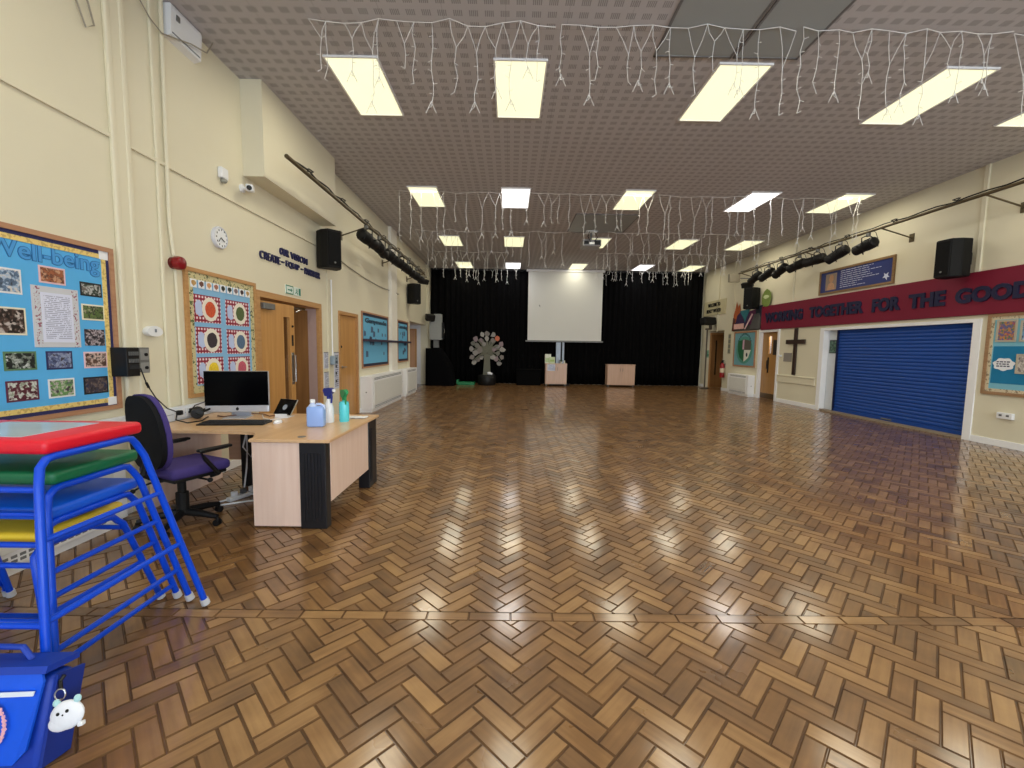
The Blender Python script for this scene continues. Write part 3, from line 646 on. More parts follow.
# trunking along the wall behind the desk
t = root('dado_trunking', 'white cable trunking along the left wall behind the desk', 'trunking', LW(3.2, .72, 0))
b = B(); wbox(b, LW, YF, 5.55, .73, .86, .026, .075, .004); tk = obj('body', b, M_trunk, t)
b = B(); wbox(b, LW, YF, 5.55, .792, .797, .075, .077); obj('lid_joint', b, mat('grey_joint', (150, 154, 164), .5), tk)
for y in (3.0, 4.16, 4.32, 4.86):
    b = B(); wbox(b, LW, y-.07, y+.07, .752, .838, .077, .084, .003); so = obj('double_socket', b, M_whiteplastic, t)
    b = B(); wbox(b, LW, y-.045, y-.015, .78, .80, .084, .0855); wbox(b, LW, y+.015, y+.045, .78, .80, .084, .0855); obj('pin_holes', b, M_black, so)
for k, y in enumerate((4.13, 4.30)):
    b = B(); wbox(b, LW, y-.022, y+.022, .785, .83, .0855, .13, .008); tag(obj('power_plug', b, M_black), 'black power plug in the trunking socket, %s one' % ('nearer' if k == 0 else 'farther'), 'plug', 'black plugs in the trunking')
tag(obj('socket_cover', B().box(XL+.076, XL+.082, 2.99, 3.31, .775, .81), M_black), 'black strip on the trunking behind the red table', 'socket strip')

# high things of the left wall
t = root('wall_heater', 'white wall heater unit tucked under the ceiling at the top left', 'heater', LW(4.5, 4.32, 0))
b = B().prism([(0, 4.34), (.07, 4.36), (.09, 4.60), (.08, 4.635), (0, 4.635)], lambda u, w, d: LW(d, w, u), 4.30, 4.70); c = obj('casing', b, M_whiteplastic, t)
b = B().box(XL+.02, XL+.2, 4.3, 4.301, 4.55, 4.56); b = B(); wbox(b, LW, 4.36, 4.40, 4.52, 4.57, .075, .095); obj('control_knob', b, M_grey, t)
b = B(); wbox(b, LW, 4.32, 4.68, 4.385, 4.392, .06, .078); obj('outlet_slot', b, mat('dark_slot', (70, 80, 92), .4), c)
t = root('cctv_camera', 'white security camera mounted just below the boxed bulkhead', 'camera', LW(5.3, 3.32, 0))
obj('mount', B().lathe([(.05, 0), (.05, .02), (.02, .03), (.02, .09)], Matrix.Translation(LW(5.42, 3.36, 0)) @ R_, 14), M_whiteplastic, t, smooth=True)
MQ = look(LW(5.44, 3.36, .10), math.radians(205), math.radians(-12))
bd = obj('body', place(B().box(-.04, .04, -.05, .16, -.04, .045, .018), MQ), M_whiteplastic, t)
obj('lens', place(B().lathe([(.028, 0), (.028, .012), (.02, .016)], Matrix.Translation((0, .16, 0)) @ Matrix.Rotation(-PI/2, 4, 'X'), 14), MQ), M_black, bd)
t = root('alarm_strobe', 'small white alarm strobe on the left wall near the security camera', 'alarm', LW(5.05, 3.25, 0))
b = B(); wbox(b, LW, 4.99, 5.11, 3.33, 3.45, 0, .05, .012); obj('housing', b, M_whiteplastic, t)
b = B().ball(LW(5.05, 3.31, .03), .035, (1, 1, .8)); obj('lens', b, mat('smoky_clear_plastic', (150, 150, 140), .2), t, smooth=True)
cab = B().tube([LW(3.30, H-.002, .02), LW(3.38, 4.3, .02), LW(3.44, 4.0, .03), LW(3.50, 3.86, .03), LW(3.57, 3.92, .03), LW(3.53, 4.06, .03), LW(3.45, 4.3, .03), LW(3.47, H-.002, .02)], .007, 6)
tag(obj('hanging_cable', cab, mat('grey_flex', (150, 142, 128), .5), smooth=True), 'grey cable looped down from the ceiling edge at the top left', 'cable')
pts = [LW(3.75, H-.002, .07), LW(3.9, 4.50, .05), LW(4.1, 4.36, .04), LW(4.22, 4.31, .05), LW(4.5, 4.40, .12), LW(4.72, 4.46, .12), LW(4.85, H-.002, .1)]
tag(obj('hanging_cable', B().tube(pts, .006, 6), mat('grey_flex', (150, 142, 128), .5), smooth=True), 'grey cable sagging across the pipe to the white wall heater', 'cable')
pts = [LW(7.98, 3.15, .02), LW(8.8, 3.05, .02), LW(9.8, 2.98, .02), LW(10.8, 2.95, .02), LW(11.7, 2.96, .025), LW(12.4, 2.95, .11), LW(12.52, 2.95, .025)]
tag(obj('wall_cable', B().tube(pts, .010, 6), mat('grey_flex', (150, 142, 128), .5), smooth=True), 'thin cable tacked along the left wall under the lamp bar', 'cable')

# ------------------------------------------------------------------ lighting bars with theatre lanterns
def lantern_proto(label):
    t = root('stage_lantern', label, 'stage light', (0, 0, 0))
    b = B().lathe([(.05, -.02), (.085, .0), (.095, .05), (.095, .20), (.085, .24), (.09, .25), (.09, .40), (.075, .41)], Matrix.Rotation(-PI/2, 4, 'X'), 16)
    bd = obj('body', b, M_blackmetal, t, local=True, smooth=True)
    obj('lens', B().lathe([(.07, .405), (.07, .413), (.03, .425)], Matrix.Rotation(-PI/2, 4, 'X'), 16), mat('lantern_lens', (90, 92, 96), .1), bd, local=True, smooth=True)
    b = B()
    for k in range(5): b.lathe([(.10, .03+k*.03), (.10, .042+k*.03)], Matrix.Rotation(-PI/2, 4, 'X'), 16)
    obj('cooling_fins', b, M_blackmetal, bd, local=True)
    obj('shutter_blades', B().box(-.13, .13, .245, .25, -.012, .012).box(-.012, .012, .255, .26, -.13, .13), M_blackmetal, bd, local=True)
    return t
def lantern_hang(t, h):
    """yoke and clamp from the body's pivot up to the bar, h above"""
    W = WORLD[t.name]
    obj('yoke', B().tube([(-.115, .15, 0), (-.115, .15, h-.11), (-.05, .15, h-.075), (.05, .15, h-.075), (.115, .15, h-.11), (.115, .15, 0)], .009, 6), M_blackmetal, t, local=True)
    obj('hook_clamp', B().box(-.02, .02, .12, .18, h-.08, h-.02).tube([(0, .15+.034*math.cos(a), h+.034*math.sin(a)) for a in [k*PI/6-.6 for k in range(9)]], .01, 6), M_grey, t, local=True)
    obj('safety_cable', B().tube([(.02, .15, h+.03), (.07, .08, h-.02), (.09, .02, h-.2), (.06, 0, -.06)], .005, 5), M_black, t, local=True)
def lamp_bar(name_lab, x, wallx, y0, y1, z, brk):
    t = root('lighting_bar', name_lab, 'lighting bar', (x, (y0+y1)/2, z))
    obj('pipe', B().tube([(x, y0, z), (x, y1, z)], .026, 12), mat('dull_bar_metal', (96, 84, 62), .45, metal=.5), t, smooth=True)
    for y in brk:
        s = 1 if wallx > x else -1
        obj('wall_bracket', B().tube([(x, y, z), (wallx-s*.012, y, z-.18)], .014, 8).box(min(wallx, wallx-s*.014), max(wallx, wallx-s*.014), y-.05, y+.05, z-.26, z-.10), mat('dull_bar_metal', (96, 84, 62), .45, metal=.5), t)
    q = random.Random(y0)
    pts = [(x, y0+.2+(y1-y0-.3)*k/40, z+.03+(.012 if k % 3 else -.01)+q.uniform(0, .02)) for k in range(41)]
    obj('taped_cable', B().tube(pts, .011, 6), M_blackmetal, t)
    y = y0+.6; k = 0
    while y < y1-.3 and k < 12:
        b = B().tube([(x+.03*math.cos(a)*1.6, y+.05*math.sin(a*3), z+.045+.03*math.sin(a)) for a in [j*PI/5 for j in range(11)]], .009, 5)
        obj('cable_coil', b, M_blackmetal, t); y += 1.15; k += 1
    return t
lamp_bar('long metal lamp bar along the left wall in front of the boxed bulkhead', -2.75, XL, 5.45, 14.0, 3.76, (8.5, 11.2, 13.8))
lamp_bar('long metal lamp bar along the right wall above the blue plaque', 7.30, XR, 3.2, 14.0, 3.95, (3.6, 6.84, 8.72, 10.9, 13.9))
ordL = ['nearest lantern of the row on the left lamp bar', 'second lantern from the near end of the left lamp bar', 'third lantern from the near end of the left lamp bar', 'fourth lantern from the near end of the left lamp bar', 'fifth lantern on the left lamp bar, next to last', 'farthest lantern on the left lamp bar']
ordR = ['nearest lantern on the right lamp bar, hanging over the blue plaque', 'second lantern from the near end of the right lamp bar', 'third lantern from the near end of the right lamp bar', 'fourth lantern from the near end of the right lamp bar', 'fifth lantern from the near end of the right lamp bar', 'sixth lantern on the right lamp bar, next to last', 'farthest lantern on the right lamp bar, with pale lens']
def tilt_lantern(lab, loc, rz, tilt, h, grp):
    t = lantern_proto(lab); M = Matrix.Translation((0, .15, 0)) @ Matrix.Rotation(tilt, 4, 'X') @ Matrix.Translation((0, -.15, 0))
    for ch in t.children:
        if ch.name.startswith('body'):
            ch.data.transform(M)
            for g in ch.children: g.data.transform(M)
    lantern_hang(t, h)
    S_ = 1.15; W = Matrix.Rotation(rz, 4, 'Z'); p = V(loc)-(W @ V((0, .15, h)))*S_
    for ch in t.children:
        ch.data.transform(Matrix.Scale(S_, 4))
        for g in ch.children: g.data.transform(Matrix.Scale(S_, 4))
    t.location = p; t.rotation_euler = (0, 0, rz); t['group'] = grp
q = random.Random(11)
for i, y in enumerate((8.35, 9.15, 9.95, 10.8, 11.7, 12.7)):
    tilt_lantern('black stage '+ordL[i], (-2.75, y, 3.76), math.radians(-16+q.uniform(-12, 12)), math.radians(-14+q.uniform(-6, 6)), .22, 'lanterns on the left lamp bar')
for i, y in enumerate((9.0, 9.75, 10.45, 11.1, 11.8, 12.4, 13.0)):
    tilt_lantern('black stage '+ordR[i], (7.30, y, 3.95), math.radians(12+q.uniform(-12, 12)), math.radians(-16+q.uniform(-8, 8)), .23, 'lanterns on the right lamp bar')
# end boxes of the bars
for lab, x0, x1, y, z in (('grey connection box at the far end of the left lamp bar', XL, -2.70, 14.15, 3.82), ('grey connection box at the far end of the right lamp bar', 7.10, XR, 14.25, 3.85)):
    t = root('connection_box', lab, 'electrical box', ((x0+x1)/2, y, z-.1)); xc = x1-.18 if x0 < 0 else x0+.18
    obj('box', B().box(xc-.17, xc+.17, y-.06, y+.06, z-.13, z+.13, .008), mat('dull_grey_box', (130, 122, 106), .5), t)
    obj('bracket_arm', B().tube([(xc, y, z), (x0 if x0 < 0 else x1, y, z)], .014, 8), M_grey, t)
for lab, p, a in (('small black floodlight above the far left loudspeaker', (-2.95, 14.6, 3.66), -130), ('small black floodlight above the far right loudspeaker', (7.62, 14.0, 3.62), 125)):
    t = root('floodlight', lab, 'floodlight', p); M = look(p, math.radians(a), math.radians(-25))
    obj('body', place(B().box(-.17, .17, 0, .13, -.08, .08, .01), M), M_blackmetal, t)
    obj('bracket', place(B().tube([(0, 0, 0), (0, -.16, .03), (0, -.42, .08)], .012, 6), M), M_blackmetal, t)
# ------------------------------------------------------------------ ceiling lights
def light_proto(label, m):
    t = root('ceiling_light', label, 'ceiling light', (0, 0, H), group='square panel lights in the ceiling')
    w, l, e = .6, 1.2, .018
    obj('frame', B().box(0, w, 0, e, -.022, 0).box(0, w, l-e, l, -.022, 0).box(0, e, e, l-e, -.022, 0).box(w-e, w, e, l-e, -.022, 0), M_white, t, local=True)
    obj('diffuser', B().box(e, w-e, e, l-e, -.014, -.004), m, t, local=True)
    return t
K = LIGHT_K
E_warm = emit('warm_light_diffuser', (1., .985, .58), .93); E_cool = emit('cool_light_diffuser', (1., .99, .97), 1.6)
def tube_lamp(x, y, cool):                                          # the lamp of a fitting, lying on its diffuser and shining down
    l = bpy.data.lights.new('panel_lamp', 'AREA'); l.shape = 'RECTANGLE'; l.size = .55; l.size_y = 1.15; l.energy = K*(1.15 if cool else 1.) * (.55 if y > 16 else 1.)
    l.color = (1., .97, .92) if cool else (1., .93, .74)
    o = bpy.data.objects.new('panel_lamp', l); COL.objects.link(o); o.location = (x+.3, y+.6, H-.024)
XS = (-2.10, -.23, 2.26, 4.77, 6.64); YS = (-2.5, 1.25, 5.0, 8.825, 12.57, 16.3)
warm = light_proto('x', E_warm); cool = light_proto('x', E_cool)
rows = ['row behind the camera', 'row overhead', 'nearest row', 'second row', 'third row', 'last row by the curtain']
cols = ['leftmost', 'second from left', 'middle', 'second from right', 'rightmost']
first = {'w': True, 'c': True}
for r, y in enumerate(YS):
    for c, x in enumerate(XS):
        cw = (r, c) in ((3, 1), (3, 3), (5, 3), (5, 1)); k = 'c' if cw else 'w'; p = cool if cw else warm
        lab = '%s ceiling panel light, %s of the %s' % ('cool white' if cw else 'warm white', cols[c], rows[r])
        if first[k]: p.location = (x, y, H); p['label'] = lab; first[k] = False
        else: dup(p, (x, y, H), 0, lab)
        tube_lamp(x, y, cw)
# grey plain panels in the ceiling
m_gp = mat('grey_ceiling_panel', (160, 167, 170), .5, vary=.04, scale=2.)
for lab, x0, x1, y0, y1 in (('plain grey ceiling panel over the nearest row, left one of two', 1.50, 2.34, 3.2, 4.92), ('plain grey ceiling panel over the nearest row, right one of two', 2.36, 3.06, 3.2, 4.92), ('plain grey ceiling panel behind the projector, partly hidden by icicle lights', 1.50, 3.02, 10.4, 12.0)):
    t = root('ceiling_panel', lab, 'ceiling panel', ((x0+x1)/2, (y0+y1)/2, H)); obj('board', B().box(x0+.02, x1-.02, y0+.02, y1-.02, H-.010, H-.001), m_gp, t)
    obj('edge_trim', B().box(x0, x1, y0, y0+.022, H-.016, H).box(x0, x1, y1-.022, y1, H-.016, H).box(x0, x0+.022, y0, y1, H-.016, H).box(x1-.022, x1, y0, y1, H-.016, H), mat('grey_trim', (116, 116, 118), .5), t)
# projector
t = root('projector', 'grey projector hung from the ceiling in front of the white screen', 'projector', (2.15, 11.9, 4.2))
obj('ceiling_plate', B().box(2.0, 2.3, 11.8, 12.1, H-.03, H), M_white, t)
obj('drop_pole', B().tube([(2.15, 11.95, H-.03), (2.15, 11.95, 4.40)], .025, 10), M_grey, t)
bd = obj('casing', B().box(1.90, 2.40, 11.75, 12.2, 4.22, 4.40, .025), mat('projector_grey', (150, 150, 152), .4), t)
obj('vents', B().box(1.93, 2.06, 11.742, 11.752, 4.27, 4.36).box(2.22, 2.37, 11.742, 11.752, 4.25, 4.36), M_black, bd)
obj('connector_strip', B().box(2.07, 2.21, 11.742, 11.752, 4.27, 4.31), M_steel, bd)
obj('cable', B().tube([(2.2, 11.74, 4.33), (2.27, 11.66, 4.42), (2.25, 11.8, 4.55), (2.2, 11.9, H)], .01, 6).tube([(2.1, 11.74, 4.33), (2.02, 11.68, 4.45), (2.1, 11.85, H)], .01, 6), M_black, t)

# ------------------------------------------------------------------ icicle light strings
M_wire = mat('pale_clear_flex', (226, 224, 222), .35, vary=.04)
q = random.Random(21)
def icicle_string(lab, x0, x1, y, sag, lmin, lmax, step, r):
    t = root('icicle_lights', lab, 'string lights', ((x0+x1)/2, y, H), group='icicle light strings under the ceiling')
    n = max(3, int((x1-x0)/step)); lead = []; tops = []
    for i in range(n+1):
        x = x0+(x1-x0)*i/n; z = H-.012-sag*math.sin(PI*(i % 4)/4)-q.uniform(0, .02); tops.append(V((x, y+q.uniform(-.03, .03), z)))
    obj('lead_wire', B().tube(tops, r*1.25, 5), M_wire, t)
    for i in range(n):
        a, c = tops[i], tops[i+1]; L = q.uniform(lmin, lmax); b = B(); x = (a.x+c.x)/2+q.uniform(-.05, .05)
        ps = [a]
        k = int(L/.11)+2; vee = q.random() < .5
        zz = a.z; jn = a.z-L*q.uniform(.3, .5)
        if vee: mid = V((x, y+q.uniform(-.03, .03), jn)); b.tube([a, a.lerp(mid, .5)+V((q.uniform(-.02, .02), 0, 0)), mid], r, 5).tube([c, c.lerp(mid, .5)+V((q.uniform(-.02, .02), 0, 0)), mid], r, 5); ps = [mid]
        top = ps[0]; m = max(2, int((top.z-(a.z-L))/.11))
        for j in range(1, m+1): ps.append(V((top.x+q.uniform(-.018, .018), top.y+q.uniform(-.015, .015), top.z-(top.z-(a.z-L))*j/m)))
        b.tube(ps, r, 5)
        for p in ps[1:]:
            if q.random() < .95:
                s = q.choice((-1, 1)); b.tube([p, p+V((s*.035, q.uniform(-.02, .02), q.uniform(-.03, .02)))], r*.9, 4)
        if q.random() < .5:
            e = ps[-1]
            for s in (-1, 1): b.tube([e+V((0, 0, .05)), e+V((s*.05, 0, -.06))], r, 4)
        obj('icicle_drop', b, M_wire, t)
for row, (y, segs, l0, l1, stp, r) in enumerate(((4.45, ((-2.0, .40, .03), (.46, 2.75, .02), (2.80, 4.85, .02), (4.90, 7.2, .04)), .42, .82, .165, .0032),
        (9.05, ((-2.3, .2, .02), (.3, 2.9, .02), (3.0, 5.2, .02), (5.3, 7.3, .03)), .55, 1.0, .21, .0036),
        (11.9, ((-2.6, -.3, .05), (-.2, 1.6, .04), (2.6, 4.6, .02), (4.7, 6.9, .02)), .5, .95, .21, .0040),
        (14.4, ((-2.6, -.1, .05), (2.8, 5.0, .03), (5.1, 7.2, .02)), .45, .9, .21, .0044),
        (17.2, ((-2.2, .3, .02), (3.6, 5.5, .02), (5.6, 7.2, .02)), .35, .65, .22, .0046))):
    for s, (x0, x1, sag) in enumerate(segs):
        rn = ('row nearest the camera', 'second row', 'third row', 'fourth row', 'row against the black curtain')[row]
        sn = ('left end', 'left of centre' if len(segs) == 4 else 'centre to right', 'right of centre' if len(segs) == 4 else 'right end', 'right end')[s]
        icicle_string('white icicle light string across the ceiling, %s, %s' % (rn, sn), x0, x1, y, sag, l0, l1, stp, r)

# ------------------------------------------------------------------ end of the hall
cb = B(); nfold = 150; X0, X1 = XL+.03, XR-.12
def curtain(lab, x0, x1, y, seed):
    qq = random.Random(seed); b = B(); n = int((x1-x0)/.025); bm = b.bm; prev = None; ph = qq.random()*9
    zs = (.015, .6, 1.6, 3.0, 4.2, H-.06)
    for i in range(n+1):
        x = x0+(x1-x0)*i/n; f = math.sin(x*27+ph+1.3*math.sin(x*3.1))
        col = [bm.verts.new((x+.012*math.sin(z*1.7+i*.3), y+.045*f*(1-.3*z/H)+.015*math.sin(x*9+z*.8), z)) for z in zs]
        if prev:
            for k in range(len(zs)-1): bm.faces.new((prev[k], col[k], col[k+1], prev[k+1]))
        prev = col
    t = root('stage_curtain', lab, 'curtain', ((x0+x1)/2, y, 0))
    o = obj('cloth', b, M_curtain, t, smooth=True); mo = o.modifiers.new('thickness', 'SOLIDIFY'); mo.thickness = .004
    obj('heading_track', B().box(x0, x1, y-.03, y+.03, H-.06, H), M_black, t)
curtain('floor length black stage curtain left of the white screen', X0, 2.17, 17.77, 1)
curtain('floor length black stage curtain right of the white screen', 2.18, X1, 17.77, 2)
t = root('projection_screen', 'large white projection screen lowered in front of the black curtain', 'screen', (2.2, 17.35, 1.75))
obj('roller_case', B().box(.62, 3.78, 17.54, 17.66, H-.10, H-.01, .02), M_white, t)
obj('fabric', B().box(.70, 3.70, 17.595, 17.60, 1.80, H-.1), mat('screen_white', (226, 226, 222), .8, vary=.02, scale=1.), t)
obj('bottom_bar', B().box(.62, 3.78, 17.575, 17.62, 1.735, 1.80, .008), M_grey, t)
obj('pull_tab', B().tube([(1.15, 17.59, 3.22), (1.19, 17.59, 3.16)], .012, 6), M_black, t)
M_cup = wood('pinkish_beech_cupboard', (200, 162, 138), (214, 178, 154), .3, 2, 6.)
def cupboard(lab, x0, x1, y0, y1, zt, doors, legs=True):
    t = root('cupboard', lab, 'cupboard', ((x0+x1)/2, (y0+y1)/2, 0)); lz = .075
    obj('carcass', B().box(x0, x1, y0+.02, y1, lz, zt-.025), M_cup, t)
    obj('top', B().box(x0-.01, x1+.01, y0, y1+.01, zt-.025, zt, .004), M_cup, t)
    w = (x1-x0)/doors
    for k in range(doors):
        d = obj('door', B().box(x0+k*w+.004, x0+(k+1)*w-.004, y0, y0+.019, lz+.004, zt-.03, .002), M_cup, t)
        xh = x0+(k+1)*w-.05 if k == 0 else x0+k*w+.05
        obj('handle', B().tube([(xh, y0, zt-.16), (xh, y0-.025, zt-.15), (xh, y0-.025, zt-.27), (xh, y0, zt-.26)], .006, 6), M_grey, d)
    for x in (x0+.05, x1-.05):
        for y in (y0+.06, y1-.06): obj('foot', B().lathe([(.022, 0), (.018, .02), (.018, lz)], Matrix.Translation((x, y, 0)), 10), M_grey, t)
cupboard('light wood cupboard with a paper on its door, under the white screen', 1.40, 2.24, 16.85, 17.25, .885, 2)
cupboard('wider light wood cupboard standing alone right of the screen', 3.84, 4.92, 16.85, 17.25, .885, 2)
b = B().box(1.47, 1.78, 16.845, 16.85, .60, .86); tag(obj('paper_notice', b, printed('cupboard_notice', (214, 218, 232), (150, 160, 200), 9, 0, .5, .1, .9, 8.)), 'white paper notice taped on the left cupboard door', 'notice')
t = root('display_stand', 'grey metal stand column rising behind the left cupboard', 'stand', (2.0, 17.35, 0))
obj('column', B().box(1.84, 2.03, 17.28, 17.34, .06, 1.72, .006), mat('pale_blue_grey_metal', (150, 158, 170), .4, metal=.3), t)
obj('side_column', B().box(2.09, 2.17, 17.28, 17.34, .06, 1.72, .006), mat('pale_blue_grey_metal', (150, 158, 170), .4, metal=.3), t)
obj('base', B().box(1.6, 2.4, 17.25, 17.40, 0, .06, .01), M_blackmetal, t); obj('cable', B().tube([(2.06, 17.30, 1.7), (2.055, 17.29, 1.3), (2.07, 17.29, .9), (2.06, 17.3, .5)], .018, 6), M_black, t)
t = root('card_box', 'taller white box on the left cupboard', 'box', (1.47, 17.05, .885)); obj('carton', B().box(1.385, 1.62, 16.98, 17.12, .885, 1.25, .004), mat('white_carton', (232, 236, 224), .6), t)
b = B().box(1.40, 1.60, 16.978, 16.98, .93, 1.1); obj('print', b, mat('pale_green_print', (196, 216, 170), .6), t)
t = root('card_box', 'short pale green box on the left cupboard', 'box', (1.69, 16.95, .885)); obj('carton', B().box(1.545, 1.77, 16.90, 16.975, .885, 1.14, .004), mat('pale_green_carton', (206, 220, 184), .6), t)
obj('print', B().box(1.57, 1.74, 16.898, 16.90, .96, 1.04), mat('lime_print', (170, 196, 120), .6), t)
t = root('small_plant', 'little green leafy plant beside the boxes on the left cupboard', 'plant', (2.04, 17.0, .885))
obj('pot', B().lathe([(.035, .885), (.048, .96), (.05, .96), (.044, .95)], Matrix.Translation((2.02, 17.0, 0)), 12), mat('pale_pot', (206, 206, 190), .5), t)
b = B()
for k in range(22):
    a = q.random()*2*PI; l = q.uniform(.06, .15); c = V((2.02, 17.0, .95)); d = V((math.cos(a)*.7, math.sin(a)*.5, q.uniform(.3, 1.1))).normalized()*l
    s = d.cross(V((0, 0, 1))).normalized()*.018; v = [b.bm.verts.new(p) for p in (c, c+d*.5+s, c+d, c+d*.5-s)]; b.bm.faces.new(v)
obj('leaves', b, mat('dark_green_leaf', (46, 84, 40), .5), t)
tag(obj('toy_figure', B().lathe([(.03, .885), (.034, .92), (.02, .95), (.026, .985), (.012, 1.01)], Matrix.Translation((2.15, 16.95, 0)), 12), mat('cream_figure', (210, 208, 190), .5), smooth=True), 'small cream ornament at the right edge of the left cupboard', 'ornament')

# tree display
t = root('paper_tree', 'pale grey display tree with paper leaves on a black tub by the curtain', 'display tree', (-.9, 17.0, 0))
obj('tub', B().lathe([(.33, 0), (.36, .04), (.36, .36), (.33, .40)], Matrix.Translation((-.9, 17.0, 0)), 20), M_black, t, smooth=True)
n_ = M_tree = mat('grey_painted_board', (112, 112, 98), .7, vary=.12)
tr = B().prism([(-1.06, .38), (-.76, .38), (-.79, .95), (-.76, 1.22), (-.84, 1.36), (-.98, 1.36), (-1.05, 1.2), (-1.02, .95)], lambda u, w, d: (u, d, w), 16.97, 17.03)
for k in range(13):
    a = -.5+k*(PI+1.)/12; l = .50 if k % 2 else .62; c = V((-.91, 17.0, 1.28)); e = c+V((math.cos(a)*l*.98, q.uniform(-.05, .05), math.sin(a)*l*1.08))
    m = c.lerp(e, .55)+V((0, 0, .05)); tr.tube([c, m, e], [.062, .042, .022], 7)
tk = obj('trunk', tr, M_tree, t)
labs = [(150, 146, 142), (134, 126, 122), (168, 164, 160), (146, 128, 134), (122, 120, 112)]
k = 0
for rr, cnt in ((.64, 13), (.46, 9), (.30, 6)):
    for i in range(cnt):
        a = -.62+i*(PI+1.24)/(cnt-1)+q.uniform(-.06, .06); cx, cz = -.91+math.cos(a)*rr*.96, 1.30+math.sin(a)*rr*1.12
        col = (206, 116, 86) if (-.66 < cx < -.45 and cz > 1.70 and rr > .6) else labs[k % 5]
        b = B().prism(blob(cx, cz, q.uniform(.085, .12), q.uniform(.09, .13), 7, .6, k), lambda u, w, d: (u, d, w), (16.93 if k % 3 else 17.06)+.002*(k % 7), (16.945 if k % 3 else 17.075)+.002*(k % 7))
        obj('paper_leaf', b, mat('paper_leaf_%d' % (col[0]), col, .7, vary=.25, scale=18.), t, label='orange paper leaf' if col[0] == 206 else None); k += 1
tag(obj('paper_flower', B().ball((-.80, 16.78, .47), .07, (1.3, 1, .9)).ball((-.72, 16.80, .45), .05), mat('white_paper', (240, 242, 248), .6)), 'small white crumpled thing on the tub of the display tree', 'ornament')
tag(obj('gym_mat', B().box(-2.05, -1.38, 16.75, 17.3, 0, .10, .02).box(-2.08, -2.0, 16.72, 17.0, .03, .2, .015), mat('green_vinyl', (34, 132, 84), .4)), 'green gym mat lying on the floor between black cover and display tree', 'mat')
t = root('storage_box', 'black low box on the floor in front of the black curtain', 'box', (.75, 17.2, 0)); obj('body', B().box(.27, 1.22, 17.0, 17.4, 0, .58, .01), mat('matt_black_board', (9, 9, 10), .9, spec=.1), t); obj('lid', B().box(.25, 1.24, 16.98, 17.42, .58, .64, .01), mat('matt_black_board', (9, 9, 10), .9, spec=.1), t)
# covered stack at the left end
t = root('covered_equipment', 'tall black cloth covered equipment in the far left corner', 'covered equipment', (-2.75, 16.65, 0))
b = B(); bm = b.bm
prev = None
for z, x1, dp in ((0., -2.10, 1.), (.35, -2.14, .96), (.75, -2.22, .9), (1.1, -2.42, .8), (1.36, -2.60, .7), (1.42, -2.64, .62)):
    ring = []
    for k in range(28):
        a = k*2*PI/28; ca, sa = math.cos(a), math.sin(a); cx = (abs(ca)**.45)*(1 if ca > 0 else -1); cy = (abs(sa)**.45)*(1 if sa > 0 else -1)
        w = 1+.018*math.sin(a*9)*(1-z/1.6); x0 = XL+.06; ring.append(bm.verts.new(((x0+x1)/2+cx*(x1-x0)/2*w, 16.65+cy*.42*dp*w, z)))
    if prev:
        for k in range(28): bm.faces.new((prev[k], prev[(k+1) % 28], ring[(k+1) % 28], ring[k]))
    else: bm.faces.new(ring[::-1])
    prev = ring
bm.faces.new(prev); obj('cloth_cover', b, mat('black_cover_cloth', (14, 14, 16), 1., vary=.15, spec=.03), t, smooth=True)
t = root('grey_cabinet', 'grey metal cabinet box on a post above the black covered equipment', 'cabinet', (-2.85, 16.7, 1.44))
obj('body', B().box(-3.08, -2.62, 16.5, 16.9, 1.74, 2.42, .01), mat('pale_grey_metal', (158, 160, 158), .45), t)
obj('upper_body', B().box(-2.92, -2.64, 16.55, 16.85, 2.42, 2.72, .01), mat('pale_grey_metal', (158, 160, 158), .45), t)
obj('post', B().box(-2.95, -2.75, 16.62, 16.78, 1.44, 1.74), M_grey, t)
obj('side_panel', B().box(-2.62, -2.56, 16.52, 16.88, 1.78, 2.40, .006), M_black, t)
obj('handle', B().tube([(-2.55, 16.55, 2.0), (-2.52, 16.55, 2.02), (-2.52, 16.55, 2.14), (-2.55, 16.55, 2.16)], .012, 6), M_steel, t)
t = root('floodlight', 'black floodlight beside the grey metal cabinet at the far left', 'floodlight', (-3.05, 16.45, 2.45)); M = look((-3.06, 16.35, 2.60), math.radians(-150), math.radians(-20))
obj('body', place(B().box(-.17, .17, 0, .22, -.12, .12, .03), M), M_blackmetal, t); obj('bracket', place(B().box(-.02, .02, -.3, 0, -.02, .02), M), M_blackmetal, t)
# ------------------------------------------------------------------ right wall
t = root('roller_shutter', 'large blue roller shutter of the serving hatch', 'shutter', (XR+.10, 8.98, 0))
M_shut = mat('blue_shutter_slats', (20, 72, 156), .38, vary=.05, scale=3.)
b = B(); bm = b.bm; rows_ = []
z = .12; k = 0
prof = [(0, .0), (.012, .012), (.016, .035), (.012, .058), (.002, .070)]
while z < 2.02:
    for d, dz in prof: rows_.append((d, z+dz))
    z += .0735
pv = None
for d, zz in rows_:
    cur = [bm.verts.new((XR+.10-d, y, min(zz, 2.03))) for y in (7.41, 10.545)]
    if pv: bm.faces.new((pv[0], pv[1], cur[1], cur[0]))
    pv = cur
b.box(XR+.105, XR+.12, 7.41, 10.545, .05, 2.03)
obj('slat_curtain', b, M_shut, t)
obj('bottom_rail', B().box(XR+.075, XR+.12, 7.41, 10.545, .045, .12, .006), mat('blue_shutter_rail', (24, 70, 150), .35), t)
obj('guide_rail', B().box(XR+.05, XR+.14, 7.402, 7.43, .03, 2.03), mat('dark_guide', (20, 28, 66), .4), t)
obj('guide_rail', B().box(XR+.05, XR+.14, 10.53, 10.56, .03, 2.03), mat('dark_guide', (20, 28, 66), .4), t)
